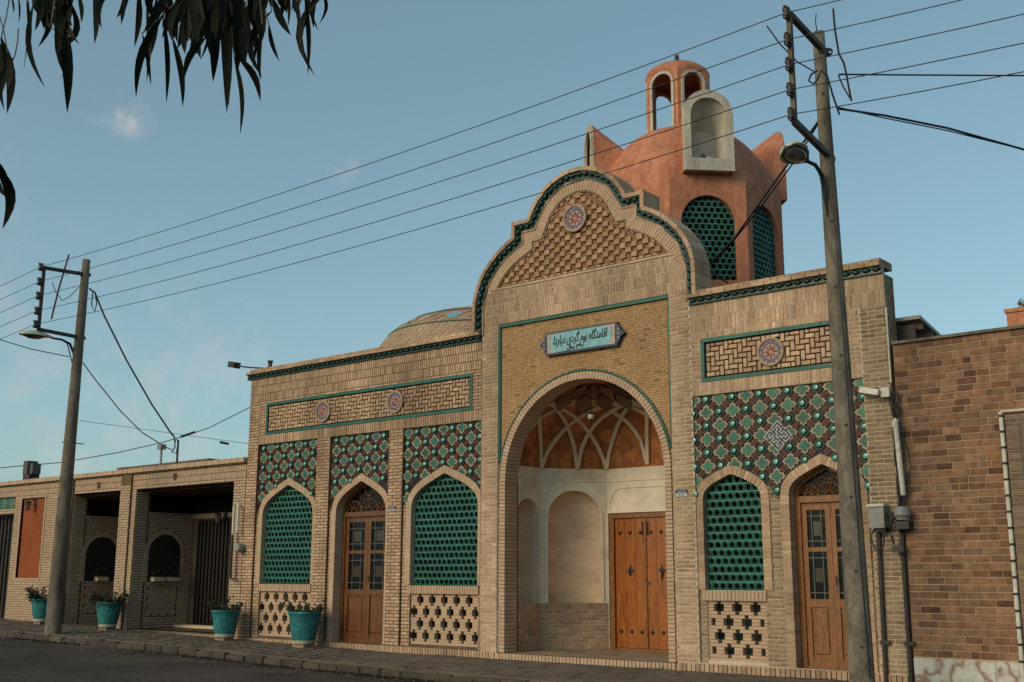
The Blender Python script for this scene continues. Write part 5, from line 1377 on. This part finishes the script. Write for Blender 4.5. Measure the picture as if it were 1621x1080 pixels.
# ------------------------------------------------------------------ planters
def planter(x, y, r, h, seed, label, first=None):
    g = gz(x) - .0
    t = empty('planter', (x, y, g), label, 'planter', 'turquoise planters along the pavement')
    mb = MB(); mb.smooth = True
    mb.lathe([(r * .66, .07), (r * .70, .13)], 24); mb.build('limewashed_foot', M_['potband'], t, local=True)
    mb = MB(); mb.smooth = True; mb.lathe([(r * .70, .132), (r * .80, h * .42), (r * .92, h * .78), (r * .97, h * .92), (r * 1.03, h * .94), (r * 1.04, h), (r * .95, h), (r * .93, h * .9)], 28); mb.build('pot', M_['pot'], t, local=True)
    mb = MB(); mb.lathe([(0, h * .88), (r * .94, h * .88)], 20); mb.build('soil', M_['soil'], t, local=True)
    mb = MB(); mb.box(-r * .5, r * .5, -r * .45, r * .45, 0, .068); mb.build('brick_feet', M_['brick_brown'], t, local=True)
    q = random.Random(seed); mb = MB()
    for i in range(60 if seed > 2 else 30):
        a = q.uniform(0, 6.28); L = q.uniform(.10, .30 + .03 * seed); e = (r * .5 * math.cos(a) + L * .8 * math.cos(a), r * .5 * math.sin(a) + L * .8 * math.sin(a), h * .9 + L * q.uniform(.3, 1))
        b0 = Vector((r * .5 * math.cos(a), r * .5 * math.sin(a), h * .86)); mb.tube([b0, (b0 + Vector(e)) / 2 + Vector((0, 0, .05)), e], .007, 4)
        for k in range(13):
            c = b0.lerp(Vector(e), q.uniform(.2, 1.1)) + Vector((q.gauss(0, .04), q.gauss(0, .04), q.gauss(.01, .03))); s = q.uniform(.025, .05)
            u = Vector((q.gauss(0, 1), q.gauss(0, 1), q.gauss(0, .6))).normalized() * s; v = u.cross(Vector((q.gauss(0, 1), q.gauss(0, 1), 1))).normalized() * s * .45
            mb.add([c - u, c - v, c + u, c + v], [(0, 1, 2, 3)])
    mb.build('shrub', M_['leaf'], t, 'stuff', local=True)
planter(-17.23, -.44, .31, .66, 1, 'turquoise planter with sparse twigs between the first lattice window and the glazed door')
planter(-19.66, -.46, .29, .60, 2, 'turquoise planter with white foot in front of the dark slatted gate')
planter(-24.02, -.46, .29, .62, 3, 'turquoise planter with bushy shrub by the pilaster between the two porches')
planter(-26.95, -.46, .29, .60, 4, 'turquoise planter with drooping shrub half hidden behind the left utility pole')

# ------------------------------------------------------------------ utility poles, lamps, wires
def pole(x, y, zb, H, r0, r1, lean, label, m, sides, holes):
    t = empty('utility_pole', (x, y, zb), label, 'utility pole', 'concrete utility poles')
    mb = MB(); mb.smooth = sides > 8
    pts = [(lean[0] * k / 8, lean[1] * k / 8, H * k / 8 - (.3 if k == 0 else 0)) for k in range(9)]; mb.tube(pts, [r0 + (r1 - r0) * k / 8 for k in range(9)], sides); mb.build('shaft', M_[m], t, local=True)
    mb = MB(); 
    for i in range(int(H / .88)):
        z = .55 + i * .88; k = z / H; rr = r0 + (r1 - r0) * k; a = R(-62)
        F_ = Matrix.Translation((lean[0] * k + rr * .93 * math.cos(a), lean[1] * k + rr * .93 * math.sin(a), z)) @ Matrix.Rotation(a + PI / 2, 4, 'Z') @ Matrix.Rotation(R(90), 4, 'X')
        if holes:
            mb = MB(F_); mb.lathe([(0, .012), (.020, .012), (.020, -.02)], 8); mb.build('bolt_hole', M_['iron'], t, local=True)
    return t
RPX, RPY = -5.73, -1.60
rp = pole(RPX, RPY, 0, 8.5, .150, .078, (-.10, 0), 'tall tapered concrete utility pole in front of the right glazed door', 'concrete', 16, True)
LPX, LPY, LPZ = -23.5, -2.06, .138
lp = pole(LPX, LPY, LPZ, 8.25, .172, .085, (.12, 0), 'dark concrete utility pole at the kerb in front of the low building', 'concrete_dark', 14, False)
for i in range(9):
    mb = MB(); z = 3.0 + i * .62; mb.tube([(-.22 if i % 2 else .08, 0, z), (-.08 if i % 2 else .22, 0, z)], .009, 5); mb.build('step_iron', M_['steel'], lp, local=True) if i in (0, 4, 6, 8) else None
for tt, x, y, zb, ztop, zt_pole, zbot, zb_pole, zs_, xo in ((rp, RPX, RPY, 0, 8.36, 8.22, 6.90, 6.72, [8.34, 7.975, 7.635, 7.30, 6.97], -.05), (lp, LPX, LPY, LPZ, 7.99, 8.05, 6.60, 6.58, [7.99, 7.66, 7.34, 7.0, 6.70], .12)):
    mb = MB(); yo = -.98; s = .035
    def beam(a, b, s=.035):
        d = (Vector(b) - Vector(a)); F_ = Matrix.Translation(a) @ d.to_track_quat('Z', 'Y').to_matrix().to_4x4(); mb.F = F_; mb.box(-s, s, -s, s, 0, d.length); mb.F = None
    beam((xo, .12, zt_pole - zb), (xo, yo, ztop - zb)); mb.build('upper_arm', M_['steel'], tt, local=True)
    mb = MB(); beam((xo, .12, zb_pole - zb), (xo, yo, zbot - zb)); mb.build('lower_arm', M_['steel'], tt, local=True)
    mb = MB(); beam((xo, yo, ztop - zb + .03), (xo, yo, zbot - zb - .03), .03); mb.build('insulator_bar', M_['steel'] if tt is lp else M_['concrete_dark'], tt, local=True)
    for z in zs_:
        mb = MB(); mb.smooth = True; mb.lathe([(0, -.07), (.045, -.065), (.05, -.03), (.03, 0), (.05, .03), (.045, .065), (0, .07)], 10, (xo, yo - .08, z - zb)); mb.smooth = False; mb.box(xo - .02, xo + .02, yo - .13, yo, z - zb + .07, z - zb + .085); mb.box(xo - .02, xo + .02, yo - .13, yo, z - zb - .085, z - zb - .07)
        mb.build('insulator', M_['iron'], tt, local=True)
    mb = MB(); mb.lathe([(.095, .0), (.10, .04)], 14, (-.02 if tt is rp else .1, 0, zt_pole - zb - .05)); mb.build('clamp_band', M_['steel'], tt, local=True)
mb = MB(); mb.box(.02, .05, -.95, -.92, 0, 0); mb = MB(); mb.tube([(.1, -.42, 8.42 - LPZ), (.02, -.55, 7.6 - LPZ), (-.05, -.62, 6.92 - LPZ)], .022, 6); mb.build('hanging_rod', M_['steel'], lp, local=True)

mb = MB(); mb.tube([(.122 - .009 * k - .0125 * k, -.085 + .004 * k, .2 + k * 1.0) for k in range(9)], .009, 5); mb.build('groove_strip', M_['cable'], rp, local=True)  # added dark strip standing in for the shaft's dark groove line, no real cable
def cobra(x, y, z, dx, dy, dz, L, label, pitch_=0, roll_=0):
    """street lamp: bracket from the pole and oval head; (dx,dy,dz) from the pole to the head's root"""
    t = empty('street_lamp', (x, y, z), label, 'street lamp', 'street lamps on the utility poles')
    mb = MB(); mb.smooth = True; mb.tube([(0, 0, 0), (dx * .2, dy * .2, dz * .75), (dx * .55, dy * .55, dz * 1.0), (dx, dy, dz)], [.032, .030, .026, .022], 8); mb.build('bracket', M_['iron'], t, local=True)
    mb = MB(); mb.tube([(0, 0, -.28), (dx * .3, dy * .3, dz * .7), (dx * .5, dy * .5, dz * .97)], .014, 6); mb.build('strut', M_['iron'], t, local=True)
    d = Vector((dx, dy, 0)).normalized(); F_ = Matrix.Translation((dx, dy, dz)) @ Matrix((( d.x, -d.y, 0, 0), (d.y, d.x, 0, 0), (0, 0, 1, 0), (0, 0, 0, 1))) @ Matrix.Rotation(pitch_, 4, 'Y') @ Matrix.Rotation(roll_, 4, 'X')
    mb = MB(F_); mb.smooth = True; n = 20; P = []; secs = [(-.04, .03, .03), (.03, .06, .05), (.15, .13, .09), (.30, .18, .12), (.45, .17, .11), (.55, .12, .08), (.60, .04, .03)]
    vs = []
    for u, hw, hh in secs:
        for i in range(9): a = PI * i / 8; vs.append((u * L / .6, hw * math.cos(a), hh * math.sin(a)))
    mb.add(vs, [(j * 9 + i, j * 9 + i + 1, (j + 1) * 9 + i + 1, (j + 1) * 9 + i) for j in range(len(secs) - 1) for i in range(8)])
    mb.smooth = False; k = len(secs); mb.add([(u * L / .6, hw, 0) for u, hw, hh in secs] + [(u * L / .6, -hw, 0) for u, hw, hh in secs], [(i, i + 1, k + i + 1, k + i) for i in range(k - 1)])
    mb.build('lamp_shell', M_['lampwhite'], t, local=True)
    mb = MB(F_ @ Matrix.Translation((.33 * L / .6, 0, -.002))); mb.smooth = True; mb.lathe([(.21, 0), (.19, -.035), (.12, -.06), (0, -.07)], 18, sy=.58); mb.build('lamp_lens', M_['lens'], t, local=True)
    mb = MB(F_ @ Matrix.Translation((.33 * L / .6, 0, -.002))); mb.lathe([(.225, .002), (.225, -.02), (.205, -.02)], 18, sy=.6); mb.build('lens_rim', M_['iron'], t, local=True)
cobra(-5.80, -1.68, 6.12, -.06, -.44, .42, .46, 'street lamp with an oval head seen from below on the right utility pole', R(-6), R(26))
cobra(-23.45, -2.14, 6.22, -.02, -.55, .26, .70, 'long street lamp with pale oval head on the left utility pole', R(2))

def wire(pts, r, label, group='overhead power lines', name='power_line', n=5, cat='power line', m='cable'):
    mb = MB(); mb.tube(pts, r, n); o = mb.build(name, M_[m]); tag(o, label, cat, group); return o
def sag(a, b, s, n=28):
    a, b = Vector(a), Vector(b); return [a.lerp(b, i / n) - Vector((0, 0, 4 * s * (i / n) * (1 - i / n))) for i in range(n + 1)]
ZR_ = [8.34, 7.975, 7.635, 7.30, 6.97]; ZL_ = [7.99, 7.66, 7.34, 7.0, 6.70]
order = ['topmost', 'second from the top', 'middle', 'fourth from the top', 'lowest']
for i in range(5):
    A = (LPX + .12, LPY - 1.06, ZL_[i]); B = (RPX - .05, RPY - 1.06, ZR_[i])
    wire(sag(A, B, .16 + .01 * i), .0065, 'thin overhead wire, %s of five between the two utility poles' % order[i])
    wire(sag(B, (15, -2.7, ZR_[i] + .3), .62), .0065, 'thin overhead wire, %s of five running right from the right pole' % order[i])
    wire(sag(A, (-44, -3.4, ZL_[i] + .2), .55), .0065, 'thin overhead wire, %s of five running left from the left pole' % order[i])
sv = 'service cables'
wire([at(1325, 172, 14.6), at(1400, 183, 14.9), at(1500, 203, 15.2), at(1621, 237, 15.6), at(1760, 285, 16)], .016, 'thick black cable sloping down to the right from the right pole', sv, 'service_cable', cat='cable')
wire([at(1326, 170, 14.5), at(1400, 187, 14.9), at(1500, 207, 15.2), at(1621, 237, 15.7)], .009, 'thinner cable twisted beside the thick one sloping right from the right pole', sv, 'service_cable', cat='cable')
wire([at(1328, 118, 14.8), at(1450, 119, 15.2), at(1621, 120, 15.8), at(1750, 121, 16.2)], .012, 'black cable running almost level to the right of the right pole', sv, 'service_cable', cat='cable')
wire([at(1296, 192, 15.3), at(1258, 245, 16.0), at(1200, 325, 17.2), at(1162, 378, 18.0), at(1122, 420, 18.9)], .018, 'thick black cable dropping from the right pole past the lamp to the gable', sv, 'service_cable', cat='cable')
wire([at(1300, 188, 15.3), at(1264, 247, 16.0), at(1206, 326, 17.2), at(1164, 378, 18.0), at(1124, 424, 18.9)], .012, 'second cable dropping beside the thick one from the right pole to the gable', sv, 'service_cable', cat='cable')
wire([at(1122, 418, 18.85), at(1116, 436, 18.85), at(1117, 455, 18.85), at(1124, 440, 18.8), at(1112, 452, 18.8)], .022, 'knot of black cable at the right foot of the gable', sv, 'service_cable', cat='cable')
wire([at(1124, 430, 18.9), at(1135, 438, 18.9), at(1152, 448, 18.8)], .016, 'loose cable end sticking out right of the cable knot', sv, 'service_cable', cat='cable')
wire([at(1319, 14, 14.3), at(1322, 48, 14.3), at(1328, 85, 14.3), at(1336, 100, 14.3), at(1340, 118, 14.3), at(1344, 140, 14.3), at(1348, 160, 14.3)], .014, 'twisted black tail hanging across the wires right of the right pole', sv, 'cable_tail', cat='cable')
wire([at(1345, 155, 14.3), at(1335, 138, 14.35), at(1327, 120, 14.4), at(1334, 117, 14.4)], .011, 'small dark hook of cable beside the hanging tail', sv, 'cable_tail', cat='cable')
wire([at(1294, 112, 14.6), at(1284, 118, 14.5), at(1280, 128, 14.5), at(1288, 133, 14.5), at(1294, 126, 14.5), at(1300, 112, 14.5), at(1310, 122, 14.5), at(1318, 150, 14.5), at(1329, 182, 14.5)], .013, 'looped black cable wrapped round the head of the right pole', sv, 'cable_loop', cat='cable')
wire([at(1214, 41, 14.2), at(1234, 69, 14.3), at(1262, 98, 14.4), at(1288, 113, 14.6)], .009, 'short slanting jumper wire left of the right pole', sv, 'jumper_wire', cat='cable')
wire([at(1292, 22, 14.3), at(1291, 34, 14.3), at(1293, 48, 14.6)], .007, 'short thin tie wire above the head of the right pole', sv, 'jumper_wire', cat='cable')
wire([at(141, 457, 28), at(150, 463, 28), at(165, 500, 28.2), at(200, 570, 28.8), at(240, 640, 29.2), at(268, 682, 29.6), at(276, 692, 29.7)], .022, 'thick black service cable sweeping down from the left pole to the roof post', sv, 'service_cable', cat='cable')
wire([at(144, 458, 28), at(147, 462, 28), at(145, 482, 28), at(150, 494, 28), at(153, 480, 28), at(150, 462, 28)], .016, 'loop of cable hanging beside the left pole', sv, 'cable_loop', cat='cable')
wire([at(276, 692, 29.7), at(277, 708, 29.7), at(272, 716, 29.7), at(279, 718, 29.6), at(282, 702, 29.6)], .018, 'cable loop tied to the post on the low roof', sv, 'cable_loop', cat='cable')
wire([at(131, 574, 28), at(150, 600, 28.2), at(190, 650, 28.6), at(225, 685, 29), at(262, 708, 29.5), at(272, 712, 29.7)], .014, 'thinner cable from the lamp bracket of the left pole down to the roof post', sv, 'service_cable', cat='cable')
wire([at(-20, 533, 28), at(0, 538, 28), at(50, 553, 28), at(110, 565, 28)], .012, 'thin cable coming in from the left edge to the left pole below the lamp', sv, 'service_cable', cat='cable')
wire([at(-30, 744, 33), at(20, 739, 33), at(100, 732, 33), at(190, 716, 33), at(260, 700, 33), at(330, 678, 32.8), at(396, 645, 32.5)], .013, 'long sagging cable low in the sky behind the left pole', sv, 'service_cable', cat='cable')
wire([at(126, 666, 33), at(215, 678, 33), at(300, 690, 33), at(396, 703, 33)], .007, 'very thin cable sloping right behind the left pole', sv, 'service_cable', cat='cable')
wire([at(286, 692, 31), at(309, 684, 31)], .035, 'dark cable splice on the long sagging cable', sv, 'cable_splice', cat='cable splice')
wire([at(348, 700, 31), at(362, 703, 31)], .035, 'short dark cable splice near the corner of the tiled building', sv, 'cable_splice', cat='cable splice')
wire([at(83, 448, 26.8), at(88, 462, 27), at(98, 476, 27.3), at(110, 470, 27.6), at(128, 452, 27.8)], .010, 'thin wire looping inside the frame of the left pole', sv, 'jumper_wire', cat='cable')
wire([at(98, 700, 28.3), at(132, 703, 27.9)], .014, 'thin iron bar crossing the left pole low down', sv, 'crossbar', cat='bar', m='steel')

# ------------------------------------------------------------------ eucalyptus over the street
tr = empty('eucalyptus_tree', (-3.6, -16.2, -.16), 'eucalyptus with long dark drooping leaves hanging into the top left of the view', 'tree')
mb = MB(); mb.smooth = True; mb.tube([(-3.6, -16.2, -.3), (-3.55, -16.1, 1.5), (-3.4, -15.9, 3.4), (-3.0, -15.6, 4.8), (-2.8, -15.4, 6.2), (-2.9, -15.5, 8.2)], [.24, .2, .17, .14, .10, .04], 12); mb.build('trunk', M_['bark'], tr)
brs = [([(-3.4, -15.9, 3.4), (-2.95, -15.0, 3.75), at(150, -160, 2.9), at(300, -95, 2.7), at(450, -50, 2.6)], .022), ([(-2.95, -15.0, 3.75), at(60, -150, 2.7), at(-30, -60, 2.6), at(-60, 100, 2.6), at(-50, 210, 2.6)], .014), ([(-3.0, -15.6, 4.8), (-2.2, -14.2, 5.3), (-1.4, -13.6, 5.2)], .03), ([(-2.8, -15.4, 6.2), (-3.8, -14.6, 7.2), (-4.4, -14.3, 7.4)], .03)]
for p, r in brs:
    mb = MB(); mb.tube(p, [r, r * .85, r * .6, r * .4, r * .2][:len(p)], 8); mb.build('branch', M_['bark'], tr)
def leaf_mesh(base, tip, bend, w_, tw_=0.0, n=7):
    base, tip = Vector(base), Vector(tip); ax = tip - base; view = (base - CAM).normalized(); side = ax.cross(view).normalized(); nrm = side.cross(ax).normalized()
    vs = []; fs = []
    for i in range(n + 1):
        t = i / n; c = base + ax * t + side * (bend * math.sin(PI * min(1, t * 1.0)) * ax.length) + nrm * (.04 * math.sin(PI * t) * ax.length)
        ww = w_ * (math.sin(PI * min(1, t * .98 + .02)) ** .75) * (1 - .35 * t); s = (side * math.cos(tw_ * t) + nrm * math.sin(tw_ * t))
        vs += [c - s * ww / 2, c + nrm * ww * .12, c + s * ww / 2]
    for i in range(n):
        for k in (0, 1): fs.append((i * 3 + k, i * 3 + k + 1, i * 3 + 4 + k, i * 3 + 3 + k))
    return vs, fs
Z = 2.843
LV = [(150, 20, 205, 400, -.12, 30), (230, 0, 170, 215, .10, 30), (262, 30, 302, 512, .04, 62), (312, -20, 318, 395, -.10, 58), (228, 120, 270, 358, .25, 18), (120, -10, 128, 240, .03, 22), (352, -30, 366, 104, .05, 24), (425, -60, 425, 202, .03, 36), (510, -60, 458, 132, -.16, 30), (572, -30, 524, 82, .04, 26), (556, -30, 550, 98, .02, 20),
      (625, -40, 604, 216, .04, 34), (660, 20, 660, 372, .03, 26), (728, 80, 612, 442, -.09, 44), (738, 90, 748, 468, .03, 28), (776, 170, 822, 486, .05, 34), (705, -20, 656, 300, .04, 36), (640, 150, 680, 390, .02, 20), (850, 0, 846, 190, .02, 26), (872, 90, 840, 275, .06, 24), (925, 170, 828, 358, -.10, 38), (950, -20, 958, 374, .03, 62), (1000, -30, 1020, 512, .02, 58), (1045, 30, 1030, 480, -.03, 50), (1052, 250, 1080, 608, .06, 26), (1066, 250, 1172, 458, .12, 38), (1062, -30, 1068, 330, .02, 60),
      (1100, 40, 1110, 262, .02, 28), (1155, 80, 1136, 312, .03, 18), (1180, 110, 1172, 372, -.04, 26), (1210, 110, 1258, 278, -.06, 24), (1222, 50, 1184, 354, -.22, 40), (1246, -20, 1292, 54, -.05, 22), (1302, -20, 1296, 122, .02, 16), (1318, 10, 1336, 196, .10, 14), (1372, -20, 1385, 345, .03, 26), (1432, 0, 1372, 272, -.16, 34), (1468, -40, 1420, 348, -.24, 40), (1384, -10, 1358, 104, .05, 16), (1320, -30, 1325, 60, .05, 20), (1405, -40, 1412, 80, .03, 22),
      (5, 170, 30, 516, .08, 52), (-10, 180, 4, 430, .05, 50), (66, 255, 20, 500, -.14, 30), (36, 240, 30, 410, .04, 36), (-22, 735, 10, 1034, .16, 58), (-8, 728, 34, 900, .06, 34), (-30, 740, 30, 890, -.1, 40), (52, -20, 62, 60, .02, 12), (82, -20, 84, 110, .04, 10), (130, -20, 105, 330, .02, 7)]
rl = random.Random(5)
for i in range(120):
    bx = rl.gauss(930, 190); 
    if bx < 600 or bx > 1270: bx = rl.uniform(700, 1200)
    by = rl.uniform(-150, 40); L = rl.uniform(120, 290) * (1.0 if abs(bx - 960) < 180 else .72); LV.append((bx, by, bx + rl.gauss(0, 40), by + L, rl.gauss(0, .08), rl.uniform(24, 50)))
for i in range(36):
    bx = rl.uniform(180, 330); by = rl.uniform(-140, 30); L = rl.uniform(90, 250); LV.append((bx, by, bx + rl.gauss(0, 25), by + L, rl.gauss(0, .1), rl.uniform(22, 40)))
for i in range(16):
    bx = rl.uniform(1290, 1480); by = rl.uniform(-150, -20); LV.append((bx, by, bx + rl.gauss(0, 20), by + rl.uniform(100, 200), rl.gauss(0, .1), rl.uniform(16, 28)))
for i, (bx, by, tx, ty, bend, w_) in enumerate(LV):
    d = rl.uniform(2.25, 2.9); p0 = at(bx / Z, by / Z, d); p1 = at(tx / Z, ty / Z, d + rl.uniform(-.06, .06))
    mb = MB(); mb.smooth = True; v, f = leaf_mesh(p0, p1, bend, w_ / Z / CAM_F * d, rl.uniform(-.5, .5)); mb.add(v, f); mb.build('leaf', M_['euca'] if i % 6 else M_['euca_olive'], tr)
    if i < 50:
        top = p0 + Vector((rl.gauss(0, .02), rl.gauss(0, .02), rl.uniform(.06, .14)))
        mb = MB(); mb.tube([top, (top + p0) / 2 + Vector((.005, 0, 0)), p0], .0016, 4); mb.build('leaf_stalk', M_['bark'], tr)
# upper crown, out of the frame above
mb = MB()
for cx, cy, cz, R_, n_ in ((-2.6, -15.6, 6.6, 1.5, 900), (-4.2, -14.9, 7.6, 1.3, 700), (-1.7, -14.6, 6.2, 1.1, 500), (-3.2, -16.8, 7.4, 1.4, 700)):
    for i in range(n_):
        p = Vector((rl.gauss(0, .5), rl.gauss(0, .5), rl.gauss(0, .45))) * R_ + Vector((cx, cy, cz)); a = Vector((rl.gauss(0, .35), rl.gauss(0, .35), -1)).normalized() * rl.uniform(.07, .11); b = a.cross(Vector((rl.gauss(0, 1), rl.gauss(0, 1), 0))).normalized() * .011
        mb.add([p - a, p - b, p + a, p + b], [(0, 1, 2, 3)])
mb.build('crown_leaves', M_['euca'], tr, 'stuff')
